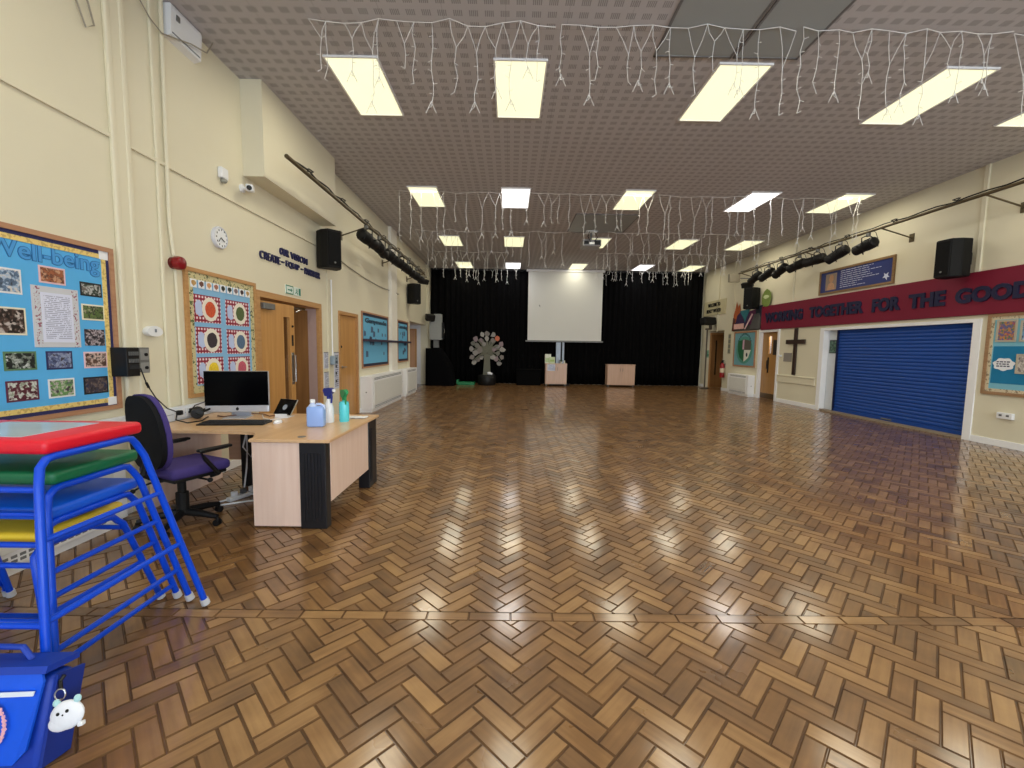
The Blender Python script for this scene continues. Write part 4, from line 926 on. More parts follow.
obj('lock_bar', B().box(XR+.06, XR+.08, 8.9, 9.15, .07, .10, .004), M_grey, t)
struct('trim_10', B().box(XR+.0, XR+.2, 7.40, 10.92, 0, .045), mat('stone_threshold', (150, 136, 120), .5))
struct('trim_11', B().box(XR+.12, XR+.2, 10.56, 10.92, .045, 2.03), mat('hatch_white_paint', (214, 220, 228), .5))
b = B(); wbox(b, RW, 7.27, 7.404, 0, 2.09, -.05, .02, .004); wbox(b, RW, 10.915, 11.05, 0, 2.09, -.225, .02, .004); wbox(b, RW, 7.40, 10.92, 2.026, 2.09, -.05, .02, .004)
struct('trim_12', b, M_white)
t = root('hatch_notice', 'small dark green framed notice beside the blue shutter', 'notice', (XR+.11, 10.74, 1.48))
obj('frame', B().box(XR+.105, XR+.119, 10.62, 10.86, 1.46, 1.79, .003), mat('dark_frame', (40, 48, 50), .4), t)
obj('print', B().box(XR+.103, XR+.105, 10.64, 10.84, 1.48, 1.77), picture('hatch_print', [(36, 66, 60), (56, 92, 78), (110, 140, 120), (28, 48, 50)], 3.5, 44.), t)
t = root('wall_banner', 'long maroon banner with navy letters WORKING TOGETHER FOR THE GOOD', 'banner', RW(9.6, 2.15, 0))
b = B(); wbox(b, RW, 5.6, 13.65, 2.15, 2.88, .0, .05, .006); obj('board', b, mat('maroon_banner_cloth', (120, 6, 44), .7, vary=.1, scale=3.), t)
for s, ya, yb, z0, z1 in (('WORKING', 13.42, 11.70, 2.36, 2.66), ('TOGETHER', 11.44, 9.70, 2.37, 2.66), ('FOR', 9.46, 8.78, 2.36, 2.65), ('THE', 8.60, 7.88, 2.36, 2.64), ('GOOD', 7.70, 6.55, 2.36, 2.63)):
    b = B(); rtext(b, s, ya, yb, z0, z1, .05, .075, bold=.05); obj('word', b, mat('dark_navy_felt', (22, 22, 60), .7), t)
# framed blue plaque
t = root('wall_plaque', 'blue framed plaque with a portrait and lines of white writing above the banner', 'plaque', RW(10.1, 2.93, 0))
P0 = (9.03, 11.2, 2.93, 3.52)
obj('frame', frame4(B(), RW, *P0, .05, 0, .035), wood('dark_oak_frame', (120, 92, 58), (146, 114, 76), .4, 1, 9.), t)
b = B(); wbox(b, RW, P0[0]+.04, P0[1]-.04, P0[2]+.04, P0[3]-.04, 0, .02); obj('blue_panel', b, mat('royal_blue_panel', (28, 44, 112), .35), t)
b = B(); wbox(b, RW, 10.62, 10.98, 3.02, 3.42, .02, .024); ph = obj('portrait_print', b, mat('portrait_ground', (150, 130, 116), .5), t)
b = B().prism(blob(10.79, 3.30, .075, .095, 16), lambda u, w, d: RW(u, w, d), .024, .027).prism([(10.66, 3.03), (10.92, 3.03), (10.89, 3.16), (10.79, 3.22), (10.70, 3.16)], lambda u, w, d: RW(u, w, d), .024, .0265); obj('portrait', b, mat('portrait_tones', (196, 150, 116), .6, vary=.3, scale=30.), ph)
b = B(); qq = random.Random(5)
for k in range(9):
    y = 10.50; z = 3.43-k*.048; end = 9.35+qq.uniform(0, .35) if k < 6 else 9.75+qq.uniform(0, .3)
    while y > end:
        w = qq.uniform(.05, .16); wbox(b, RW, max(y-w, end), y, z-.006, z+.006, .02, .022); y -= w+.022
obj('writing_lines', b, mat('white_print', (206, 212, 232), .5), t)
b = B().prism([(9.20, 3.02), (9.25, 3.08), (9.31, 3.08), (9.265, 3.12), (9.28, 3.18), (9.225, 3.145), (9.17, 3.18), (9.185, 3.12), (9.14, 3.08), (9.20, 3.08)][::-1], lambda u, w, d: RW(u, w, d), .02, .023); obj('star_emblem', b, mat('white_print', (206, 212, 232), .5), t)
# right noticeboard
t = root('noticeboard', 'blue and teal noticeboard at the right edge beside the shutter', 'noticeboard', RW(6.4, .83, 0))
R0 = (5.2, 7.17, .83, 2.15)
obj('frame', frame4(B(), RW, *R0, .05, 0, .03), wood('worn_oak_frame', (150, 116, 84), (172, 136, 102), .5, 1, 9.), t)
b = B(); wbox(b, RW, R0[0]+.04, R0[1]-.04, R0[2]+.04, R0[3]-.04, .001, .012); obj('backing_paper', b, mat('pale_teal_backing', (126, 190, 212), .7), t)
b = frame4(B(), RW, R0[0]+.05, R0[1]-.05, R0[2]+.05, R0[3]-.05, .05, .012, .0155)
n = N('scalloped_cream_border'); x, y, z, g = n.xyz('Object'); obj('cream_border', b, n.done(n.mix(n.ma('GREATER_THAN', n.noise(g, 28., 2), .56), lin((214, 200, 170)), lin((150, 132, 110))), .6), t, label='cream patterned border')
b = B(); wbox(b, RW, R0[0]+.12, R0[1]-.12, 1.02, 1.62, .012, .0145); obj('teal_panel', b, mat('deep_teal_paper', (10, 122, 170), .7), t)
for k, (r, cols, lab) in enumerate((((6.745, 7.03, 1.69, 2.04), [(200, 84, 60), (90, 100, 150), (206, 140, 70), (80, 120, 96)], 'framed red and blue picture, upper one on the right edge board'), ((6.36, 6.70, 1.69, 2.02), [(70, 110, 160), (120, 160, 190), (60, 70, 110), (190, 200, 210)], 'framed bluish picture cut off by the edge, upper row of the right board'), ((6.40, 6.71, 1.19, 1.50), [(190, 180, 170), (150, 140, 140), (210, 204, 196), (120, 110, 110)], 'pale framed picture on the teal panel, right edge'))):
    p = root('framed_picture', lab, 'picture', RW((r[0]+r[1])/2, r[2], .015), group='pictures on the right edge board')
    b = frame4(B(), RW, *r, .028, .015, .028); obj('mount', b, mat('stone_mount', (186, 176, 158), .6), p)
    b = B(); wbox(b, RW, r[0]+.02, r[1]-.02, r[2]+.02, r[3]-.02, .0146, .021); obj('print', b, picture('right_print_%d' % k, cols, 3., 60+k*5.), p)
p = root('paper_cloud', 'white scalloped paper label with writing on the teal panel', 'label', RW(6.88, 1.22, .015))
b = B().prism([(6.88+.15*math.cos(a)*(1+.08*math.sin(7*a)), 1.33+.10*math.sin(a)*(1+.08*math.sin(7*a))) for a in [j*2*PI/42 for j in range(42)]], lambda u, w, d: RW(u, w, d), .0147, .019); obj('card', b, mat('white_paper', (240, 242, 248), .6), p)
b = B(); qq = random.Random(8)
for z in (1.37, 1.335, 1.30):
    y = 6.98
    while y > 6.80: w = qq.uniform(.025, .05); wbox(b, RW, y-w, y, z-.009, z+.009, .019, .0205); y -= w+.012
obj('writing', b, M_navy, p)
t = root('wall_socket', 'white double socket low on the right wall under the noticeboard', 'socket', RW(6.77, .46, 0))
b = B(); wbox(b, RW, 6.66, 6.88, .46, .56, 0, .05, .008); so = obj('box', b, M_whiteplastic, t)
b = B(); wbox(b, RW, 6.70, 6.74, .50, .53, .05, .053); wbox(b, RW, 6.80, 6.84, .50, .53, .05, .053); obj('switches', b, mat('grey_button', (96, 98, 100), .4), so)
# cross, plaque, door
t = root('wall_cross', 'dark wooden cross on the cream wall left of the shutter', 'cross', RW(11.96, .84, 0))
M_cross = wood('dark_cross_wood', (44, 28, 22), (60, 40, 30), .5, 2, 9.)
b = B(); wbox(b, RW, 11.91, 12.03, .84, 2.14, .01, .045, .004); obj('upright', b, M_cross, t); b = B(); wbox(b, RW, 11.58, 12.36, 1.70, 1.82, .012, .05, .004); obj('crossbar', b, M_cross, t)
b = B(); wbox(b, RW, 12.12, 12.47, 1.20, 1.45, 0, .015, .003); tag(obj('wall_plate', b, mat('grey_plate', (148, 142, 136), .4), ), 'small grey plate on the wall between door and cross', 'plate')
def right_door(name, y0, y1, zt, x, m, vis, frame_m):
    b = B(); w = .09
    b.box(x-.02, x+.225, y0-w, y0+.004, 0, zt+w).box(x-.02, x+.225, y1-.004, y1+w, 0, zt+w).box(x-.02, x+.225, y0, y1, zt-.004, zt+w)
    d = struct(name, b, frame_m); u0, u1, z0, z1 = vis
    b = B(); x0, x1 = x+.07, x+.114
    b.box(x0, x1, y0+.004, u0, .008, zt-.004).box(x0, x1, u1, y1-.004, .008, zt-.004).box(x0, x1, u0, u1, .008, z0).box(x0, x1, u0, u1, z1, zt-.004)
    lf = obj('door_leaf', b, m, d); obj('vision_panel', B().box(x0+.018, x0+.026, u0, u1, z0, z1), M_glass, lf); return d, lf
d5, lf = right_door('door_5', 12.80, 13.68, 2.08, XR, wood('amber_veneer_door', (160, 118, 66), (178, 134, 80), .4, 2, 5.), (13.22, 13.36, 1.42, 1.95), M_white)
obj('kick_plate', B().box(XR+.064, XR+.071, 12.83, 13.65, .02, .18), mat('dark_kick_plate', (86, 66, 42), .4), lf)
obj('handle_set', B().box(XR+.055, XR+.071, 13.30, 13.36, .82, 1.30, .004).tube([(XR+.06, 13.33, .95), (XR+.02, 13.33, .95), (XR+.02, 13.33, 1.2), (XR+.06, 13.33, 1.2)], .012, 6), M_blackmetal, lf)
l = bpy.data.lights.new('door_pane_fill', 'POINT'); l.energy = 6; l.shadow_soft_size = .05  # added lamp, unseen behind the door, makes its narrow window show bright
o = bpy.data.objects.new('door_pane_fill', l); COL.objects.link(o); o.location = (XR+.18, 13.25, 2.0)
obj('bright_backing', B().box(XR+.3, XR+.31, 12.7, 13.8, 0, 2.2), M_white, d5)  # white board added behind the glass, stands for a lit room beyond
b = B().box(XR+.060, XR+.07, 12.84, 13.12, 1.38, 1.83); tag(obj('door_notice', b, mat('dark_notice', (48, 42, 38), .4)), 'dark square notice on the amber door with the narrow window', 'notice')
t = root('door_hook', 'small white catch on the door frame beside the grey plate', 'door catch', RW(12.62, 1.36, 0)); b = B(); wbox(b, RW, 12.56, 12.66, 1.33, 1.39, 0, .06, .015); obj('catch', b, M_whiteplastic, t)
b = B().box(8.12, 8.74, 17.52, 17.549, 0, 2.2, .004); d6 = struct('door_6', b, M_oakframe)     # on the end face of the far right recess
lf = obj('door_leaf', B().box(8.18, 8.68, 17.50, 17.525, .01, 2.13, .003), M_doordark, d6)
obj('vision_panel', B().box(8.34, 8.40, 17.496, 17.501, .5, 1.9), mat('dark_glass', (40, 30, 24), .15), lf)
# shield board
t = root('noticeboard', 'teal board with a school shield above the convector heater', 'noticeboard', RW(14.6, .95, 0))
S0 = (13.92, 15.28, .95, 2.15)
obj('frame', frame4(B(), RW, *S0, .05, 0, .03), wood('board_frame_wood', (170, 122, 92), (188, 142, 108), .5, 1, 9.), t)
b = B(); wbox(b, RW, S0[0]+.04, S0[1]-.04, S0[2]+.04, S0[3]-.04, .001, .012); obj('backing_paper', b, mat('grey_teal_backing', (112, 164, 176), .7), t)
b = B().prism(blob(14.6, 1.52, .50, .46, 28), lambda u, w, d: RW(u, w, d), .012, .015); ov = obj('oval', b, mat('teal_green_oval', (84, 150, 136), .7), t)
sh = lambda L_: [(14.6+a, 1.52+c) for a, c in L_]
for nm, poly, c in (('shield_left_half', [(.0, .36), (.40, .30), (.40, 0), (.27, -.26), (0, -.40)], (40, 104, 70)), ('shield_upper_quarter', [(0, .36), (0, 0), (-.40, 0), (-.40, .30)], (96, 92, 84)), ('shield_lower_quarter', [(0, 0), (0, -.40), (-.27, -.26), (-.40, 0)], (226, 226, 214))):
    b = B().prism(sh(poly), lambda u, w, d: RW(u, w, d), .015, .018); obj(nm, b, mat(nm, c, .6), ov)
b = B().prism(sh([(.10, .33), (.0, .35), (.0, .02), (.10, .02)]), lambda u, w, d: RW(u, w, d), .018, .020); obj('pink_stripe', b, mat('pink_stripe', (206, 170, 190), .6), ov)
b = B().prism(blob(14.42, 1.36, .05, .07, 10), lambda u, w, d: RW(u, w, d), .018, .020); obj('dark_charge', b, mat('dark_charge', (40, 44, 60), .6), ov)
b = B()
for k in range(11):
    a = .55+k*(PI-1.1)/10; cy, cz = 14.6+.44*math.cos(a), 1.56+.50*math.sin(a); b.prism([(cy-.03, cz-.035), (cy+.03, cz-.035), (cy+.03, cz+.035), (cy-.03, cz+.035)], lambda u, w, d: RW(u, w, d), .012, .015)
obj('arched_lettering', b, mat('deep_green_letters', (36, 92, 92), .6), t)
# colourful cut-out display
t = root('cutout_display', 'colourful cut-out paper display at the left end of the maroon banner', 'display', RW(14.5, 2.17, 0))
b = B(); wbox(b, RW, 13.66, 15.4, 2.17, 2.62, .0, .02); obj('dark_base', b, mat('dark_grey_card', (74, 70, 68), .7), t)
F = lambda u, w, d: RW(u, w, d)
cut = [('orange_flame', [(15.42, 2.45), (15.1, 2.5), (14.95, 2.85), (15.02, 3.12), (15.14, 2.98), (15.22, 3.2), (15.32, 2.9), (15.40, 2.75)], (176, 88, 38)),
 ('dark_red_panel', [(15.48, 2.18), (15.30, 2.18), (15.25, 2.6), (15.42, 2.65)], (90, 40, 26)), ('purple_shape', [(15.25, 2.40), (14.3, 2.35), (14.2, 2.75), (14.9, 2.85), (15.15, 2.7)], (50, 30, 74)),
 ('teal_shape', [(14.98, 2.85), (14.35, 2.88), (14.5, 2.65), (14.62, 2.45), (14.72, 2.6)], (40, 112, 124)), ('plum_shape', [(14.35, 2.8), (13.95, 2.85), (13.95, 2.45), (14.35, 2.35)], (94, 26, 76)),
 ('dark_teal_shape', [(14.0, 2.9), (13.62, 2.95), (13.58, 2.4), (13.95, 2.45)], (28, 40, 56)), ('pink_panel', [(15.3, 2.24), (14.66, 2.24), (14.66, 2.42), (15.3, 2.42)], (226, 178, 170)),
 ('pale_stripe', [(14.62, 2.22), (14.54, 2.22), (14.12, 2.68), (14.2, 2.72)], (224, 186, 190)), ('grey_hill', [(14.3, 2.2), (13.68, 2.2), (13.68, 2.55), (13.78, 2.7), (14.05, 2.68)], (86, 84, 84)), ('green_round', blob(13.42, 3.12, .26, .27, 12, .2, 4), (120, 140, 70)), ('pale_spots', blob(13.44, 3.16, .14, .06, 9, .3, 5), (206, 218, 170))]
for i, (nm, poly, c) in enumerate(cut):
    b = B().prism(poly, F, .02+.004*i, .024+.004*i); obj(nm, b, mat(nm, c, .7, vary=.2, scale=10.), t)
# far right corner
t = root('wall_sign', 'pale sign with two lines of black letters over the far right door recess', 'sign', RW(16.9, 2.88, 0))
b = B(); wbox(b, RW, 16.02, 17.75, 2.86, 3.42, .0, .03, .004); obj('board', b, mat('pale_sign_board', (206, 196, 160), .5), t)
for s, ya, yb, z0, z1 in (("WELCOME TO", 17.42, 16.42, 3.19, 3.33), ("BEALY WOOD", 17.50, 16.35, 2.96, 3.10)):
    b = B(); rtext(b, s, ya, yb, z0, z1, .03, .045, bold=.02); obj('letter_row', b, M_blackmetal, t)
t = root('floodlight_stand', 'black floodlight on a slim dark pole near the far right corner', 'floodlight', (7.63, 16.75, 0))
obj('base', B().lathe([(.16, 0), (.16, .02), (.03, .03)], Matrix.Translation((7.63, 16.75, 0)), 16), M_blackmetal, t)
obj('pole', B().tube([(7.63, 16.75, .02), (7.63, 16.75, 2.3)], .028, 10), mat('dull_dark_pole', (86, 74, 60), .5), t)
obj('yoke', B().box(7.57, 7.77, 16.70, 16.80, 2.28, 2.34).box(7.71, 7.79, 16.70, 16.80, 2.30, 2.62), mat('dull_dark_pole', (86, 74, 60), .5), t)
obj('lamp_head', place(B().box(-.28, .28, -.14, .14, -.15, .13, .04), look((7.62, 16.7, 2.62), .3, -.2)), M_blackmetal, t)
t = root('fire_extinguisher', 'red fire extinguisher on the wall by the far right recess', 'fire extinguisher', RW(15.86, .5, .10)); MX = Matrix.Translation(RW(15.86, .5, .10))
obj('cylinder', B().lathe([(.075, 0), (.08, .03), (.08, .42), (.06, .50), (.025, .54)], MX, 18), mat('extinguisher_red', (150, 20, 26), .3), t, smooth=True)
obj('valve', place(B().box(-.02, .02, -.05, .05, .54, .62).box(-.012, .012, -.11, .03, .62, .64), MX), M_black, t)
obj('hose', B().tube([MX @ V(p) for p in ((0, .04, .58), (-.02, .12, .5), (-.02, .12, .2), (-.02, .1, .1))], .012, 6), M_black, t)
obj('label_band', B().lathe([(.0815, .18), (.0815, .34)], MX, 18, False), mat('cream_label', (214, 200, 170), .5), t); obj('wall_hook', B().box(XR-.03, XR, 15.83, 15.89, .9, 1.0), M_grey, t)
t = root('notice_column', 'narrow column of small grey notices beside the far right recess', 'notice', RW(15.6, 1.4, 0)); b = B(); wbox(b, RW, 15.53, 15.72, 1.38, 2.10, 0, .008); obj('backing', b, mat('pale_olive_card', (176, 170, 138), .6), t)
for k in range(4): b = B(); wbox(b, RW, 15.55, 15.70, 1.41+k*.175, 1.54+k*.175, .008, .011); obj('card', b, mat('grey_card', (122, 122, 112), .6), t)
t = root('exit_notice', 'small green notice on the end face of the far right recess', 'notice', (8.03, 17.54, 1.2)); obj('panel', B().box(7.97, 8.10, 17.535, 17.549, 1.20, 1.50), mat('pale_green_sign', (140, 180, 150), .5), t); obj('figure', B().box(7.985, 8.035, 17.53, 17.535, 1.25, 1.45).box(8.05, 8.09, 17.53, 17.535, 1.25, 1.34), mat('sign_green', (26, 128, 104), .4), t)
# ------------------------------------------------------------------ corner desk
t = root('corner_desk', 'L-shaped beech desk with black ribbed leg panels near the left wall', 'desk', (-2.3, 4.0, 0))
zt = .73
def arc(cx, cy, r, a0, a1, n=8): return [(cx+r*math.cos(a0+(a1-a0)*k/n), cy+r*math.sin(a0+(a1-a0)*k/n)) for k in range(n+1)]
top = [(-2.06, 3.36), (-1.42, 3.36), (-1.42, 4.72), (-3.20, 4.72), (-3.20, 3.70)] + [(-2.55, 3.70)] + arc(-2.28, 3.56, .14, PI*.5, 0., 6)[:-1] + [(-2.10, 3.54), (-2.06, 3.50)]
top = [(-2.06, 3.36), (-1.42, 3.36), (-1.42, 4.66), (-3.20, 4.66), (-3.20, 3.66), (-2.34, 3.66)] + [(-2.20+.02*k, 3.645-.006*k*k) for k in range(0, 6)] + [(-2.06, 3.46)]
b = B().prism(top, lambda u, w, d: (u, w, d), zt-.026, zt); bmesh.ops.bevel(b.bm, geom=[e for e in b.bm.edges if abs(e.verts[0].co.z-e.verts[1].co.z) < 1e-4], offset=.005, segments=2, affect='EDGES'); obj('desk_top', b, M_beechtop, t)
obj('end_panel', B().box(-2.045, -1.665, 3.375, 3.40, .015, .70, .002), M_beech, t)
def ribbed(x0, x1, y0, y1, faces):
    b = B().box(x0, x1, y0, y1, .0, .705, .006)
    if 'y' in faces:
        k = int((x1-x0-.05)/.026)
        for i in range(k): xx = x0+.03+i*.026; b.box(xx, xx+.012, y0-.006, y0+.004, .06, .62)
    if 'x' in faces:
        for i in range(3): yy = y0+.02+i*.026; b.box(x1-.004, x1+.006, yy, yy+.012, .06, .62)
    return b
obj('leg', ribbed(-1.665, -1.455, 3.365, 3.455, 'y'), mat('black_ribbed_plastic', (24, 24, 28), .4), t, label='black ribbed leg panel')
obj('leg', ribbed(-1.555, -1.44, 4.38, 4.62, 'x'), mat('black_ribbed_plastic', (24, 24, 28), .4), t, label='black ribbed leg panel')
obj('modesty_panel', B().box(-1.47, -1.452, 3.455, 4.385, .20, .703, .002), M_beech, t)
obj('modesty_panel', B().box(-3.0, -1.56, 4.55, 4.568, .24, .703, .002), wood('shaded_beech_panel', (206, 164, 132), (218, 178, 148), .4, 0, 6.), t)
obj('leg', B().box(-2.78, -2.68, 4.40, 4.545, 0, .703, .006), mat('black_ribbed_plastic', (24, 24, 28), .4), t, label='black ribbed leg panel')
obj('leg', B().box(-3.19, -3.165, 3.75, 4.68, 0, .703, .002), M_beech, t)
obj('cable_grommet', B().lathe([(.032, zt), (.032, zt+.003), (.02, zt+.003)], Matrix.Translation((-1.69, 3.47, 0)), 16), M_grey, t)

# all-in-one computer
t = root('computer', 'silver all-in-one computer with black screen on the desk', 'computer', (-2.72, 4.36, zt)); A_ = math.radians(11)
MC_ = Matrix.Translation((-2.765, 4.36, zt)) @ Matrix.Rotation(A_, 4, 'Z')
def cp(b): return place(b, MC_)
M_alu = mat('silver_aluminium', (206, 208, 216), .35, metal=.4)
obj('foot', cp(B().box(-.11, .11, -.10, .10, 0, .008, .003)), M_alu, t)
obj('neck', cp(B().prism([(.10, .006), (.085, .006), (.03, .15), (.05, .16)], lambda u, w, d: (d, u, w), -.09, .09)), M_alu, t)
bd = obj('casing', cp(B().box(-.295, .295, -.012, .03, .055, .475, .010)), M_alu, t)
obj('screen', cp(B().box(-.293, .293, -.0165, -.011, .125, .473, .002)), mat('black_glass_screen', (2, 2, 3), .2, vary=0., spec=.1), bd)
lb = cp(B().prism(blob(0, .09, .014, .016, 16), lambda u, w, d: (u, d, w), -.0145, -.0115).prism([(.001, .107), (.009, .118), (.004, .105)], lambda u, w, d: (u, d, w), -.0145, -.0115)); obj('logo', lb, M_black, bd)
t = root('keyboard', 'dark keyboard in front of the all-in-one computer', 'keyboard', (-2.60, 4.03, zt)); MK = Matrix.Translation((-2.575, 4.03, zt)) @ Matrix.Rotation(math.radians(6), 4, 'Z')
kb = obj('base', place(B().box(-.29, .29, -.075, .085, 0, .018, .006), MK), mat('dark_grey_plastic', (46, 46, 50), .45), t)
b = B()
for r in range(5):
    for c in range(18):
        if r == 0 and 4 <= c <= 9: continue
        b.box(-.275+c*.0308, -.275+c*.0308+.026, -.055+r*.026, -.055+r*.026+.021, .018, .024)
b.box(-.275+4*.0308, -.275+9*.0308+.026, -.055, -.034, .018, .024); obj('keys', place(b, MK), mat('black_keys', (30, 30, 33), .5), kb)
obj('palm_rest', place(B().box(-.29, .29, -.12, -.078, 0, .014, .005), MK), M_black, t)
t = root('mouse', 'small white computer mouse right of the dark keyboard', 'mouse', (-2.17, 4.05, zt)); obj('shell', B().ball((-2.20, 4.06, zt+.012), .034, (1, 1.6, .75), 14), M_whiteplastic, t, smooth=True); obj('base', B().box(-2.222, -2.178, 4.02, 4.10, zt, zt+.008, .003), M_whiteplastic, t)
t = root('tablet', 'black tablet leaning on a pale stand on the desk', 'tablet', (-2.36, 4.42, zt)); MT = Matrix.Translation((-2.34, 4.40, zt+.025)) @ Matrix.Rotation(math.radians(-24), 4, 'Z') @ Matrix.Rotation(math.radians(-32), 4, 'X')
bd = obj('casing', place(B().box(-.125, .125, -.006, .006, 0, .18, .004), MT), M_steel, t)
obj('screen', place(B().box(-.121, .121, -.008, -.006, .004, .176), MT), mat('black_glass_screen', (2, 2, 3), .2, vary=0., spec=.1), bd)
obj('lit_icon', place(B().prism(blob(0, .085, .03, .03, 16), lambda u, w, d: (u, d, w), -.0095, -.008), MT), mat('pale_icon', (150, 158, 170), .4), bd)
obj('stand', place(B().box(-.05, .05, .006, .012, .0, .14, .002), MT), M_whiteplastic, t)
obj('stand_foot', B().box(-2.40, -2.26, 4.36, 4.50, zt, zt+.006, .002).prism([(4.36, zt+.006), (4.36, zt+.04), (4.375, zt+.04), (4.375, zt+.006)], lambda u, w, d: (d, u, w), -2.39, -2.27), M_whiteplastic, t)
# headphones resting on the trunking side of the desk
t = root('headphones', 'black headphones standing left of the computer', 'headphones', (-3.08, 4.30, zt))
hu = V((-.57, .82, 0)); hc = V((-3.12, 4.28, zt+.058))
hp = [hc+hu*(.075*math.cos(a))+V((.10, .06, .04))*max(0, math.sin(a)) for a in [k*PI/12 for k in range(13)]]
obj('headband', B().tube(hp, .011, 7), M_black, t, smooth=True)
for i, s in enumerate((-1, 1)): obj('ear_cushion', B().lathe([(.02, -.022), (.048, -.02), (.055, 0), (.048, .02), (.02, .022)], Matrix.Translation(hc+hu*(.07*s)) @ Matrix.Rotation(math.radians(35), 4, 'Z') @ Matrix.Rotation(PI/2, 4, 'X'), 16), M_black, t, smooth=True)
obj('microphone_arm', B().tube([(-3.08, 4.2, zt+.06), (-2.98, 4.15, zt+.05)], .005, 5), M_black, t)
qq = random.Random(31)
for nm, lab, pts, r, m in (('desk_cable', 'black cable curling from the trunking to the headphones', [(-3.20, 4.12, .80), (-3.12, 4.0, .76), (-3.0, 3.98, .738), (-2.95, 4.1, .738), (-3.02, 4.25, .738), (-3.05, 4.33, .74)], .006, M_black),
    ('desk_cable', 'black cable rising over the desk behind the headphones', [(-3.205, 4.30, .80), (-3.14, 4.28, .86), (-3.06, 4.36, .90), (-2.94, 4.46, .88), (-2.86, 4.55, .79), (-2.80, 4.6, .737)], .005, M_black),
    ('desk_cable', 'brownish tangle of cables under the computer screen', [(-3.0, 4.40, .737), (-2.9, 4.34, .74), (-2.82, 4.45, .742), (-2.76, 4.58, .74), (-2.6, 4.52, .742), (-2.48, 4.42, .738), (-2.42, 4.55, .738)], .006, mat('brown_flex', (120, 84, 66), .5)),
    ('desk_cable', 'pale cable lying between computer and tablet', [(-2.60, 4.50, .736), (-2.46, 4.28, .736), (-2.36, 4.22, .736), (-2.30, 4.30, .736), (-2.26, 4.45, .736)], .005, M_whiteplastic)):
    tag(obj(nm, B().tube(pts, r, 6), m, smooth=True), lab, 'cable', 'loose cables on the desk')
# bottles
t = root('liquid_container', 'square bottle of pale blue liquid at the corner of the desk', 'bottle', (-1.77, 3.93, zt)); MZ = Matrix.Translation((-1.775, 3.93, zt)) @ Matrix.Rotation(.12, 4, 'Z') @ Matrix.Scale(.88, 4)
bd = obj('body', place(B().box(-.085, .085, -.06, .06, 0, .215, .022, 3), MZ), mat('pale_blue_liquid', (150, 182, 244), .25, vary=.03), t, smooth=True)
obj('shoulder', place(B().lathe([(.05, .205), (.03, .235), (.022, .24), (.022, .255)], Matrix.Translation((-.035, 0, 0)), 16), MZ), mat('pale_blue_plastic', (196, 212, 246), .3), t, smooth=True)
obj('cap', place(B().lathe([(.026, .25), (.026, .282), (.022, .285)], Matrix.Translation((-.035, 0, 0)), 16), MZ), M_whiteplastic, t)
obj('handle', place(B().tube([(.0, 0, .235), (.04, 0, .236), (.075, 0, .22), (.08, 0, .18)], .013, 8), MZ), mat('pale_blue_plastic', (196, 212, 246), .3), t, smooth=True)
def spray(lab, loc, rz, body_m, trig_m, R0, h, neck_m, sh_=.6):
    t = root('spray_bottle', lab, 'spray bottle', loc, rz)
    obj('body', B().lathe([(R0*.94, 0), (R0, .012), (R0, h*sh_), (R0*.86, h*(sh_+.1)), (R0*.42, h*.92), (.016, h*.96), (.016, h)], None, 20), body_m, t, local=True, smooth=True)
    obj('collar', B().lathe([(.019, h-.005), (.019, h+.022)], None, 14), trig_m, t, local=True)
    hd = obj('trigger_head', B().prism([(-.035, h+.02), (.02, h+.02), (.03, h+.035), (.062, h+.058), (.062, h+.078), (.03, h+.088), (-.045, h+.08), (-.055, h+.06)], lambda u, w, d: (u, d, w), -.014, .014), trig_m, t, local=True)
    obj('trigger', B().tube([(.03, 0, h+.055), (.042, 0, h+.02), (.034, 0, h-.03)], .007, 6), trig_m, hd, local=True); obj('nozzle', B().lathe([(.012, 0), (.012, .014)], Matrix.Translation((.062, 0, h+.068)) @ Matrix.Rotation(PI/2, 4, 'Y'), 10), neck_m, hd, local=True)
    G = Matrix.Translation((0, 0, h+.018)) @ Matrix.Scale(1.25, 4) @ Matrix.Translation((0, 0, -h-.018)); hd.data.transform(G)
    for ch in hd.children: ch.data.transform(G)
spray('white spray bottle with dark blue trigger behind the pale blue bottle', (-1.755, 4.16, zt), -.6, M_whiteplastic, mat('dark_blue_plastic', (28, 46, 140), .35), .046, .235, M_whiteplastic)
spray('turquoise spray bottle with green trigger near the far desk end', (-1.63, 4.22, zt), -.9, mat('turquoise_liquid', (92, 214, 226), .25), mat('green_plastic', (32, 150, 88), .35), .047, .215, mat('green_plastic', (32, 150, 88), .35), .82)
t = root('cloth', 'crumpled white cloth behind the turquoise spray bottle', 'cloth', (-1.56, 4.42, zt)); b = B(); bm = b.bm; g = {}
for i in range(9):
    for j in range(7): g[i, j] = bm.verts.new((-1.68+i*.026, 4.36+j*.022, zt+.002+.014*abs(math.sin(i*1.7+j*.9))))
for i in range(8):
    for j in range(6): bm.faces.new((g[i, j], g[i+1, j], g[i+1, j+1], g[i, j+1]))
o = obj('fabric', b, mat('white_cloth', (236, 236, 238), .9), t, smooth=True); o.modifiers.new('thickness', 'SOLIDIFY').thickness = .003
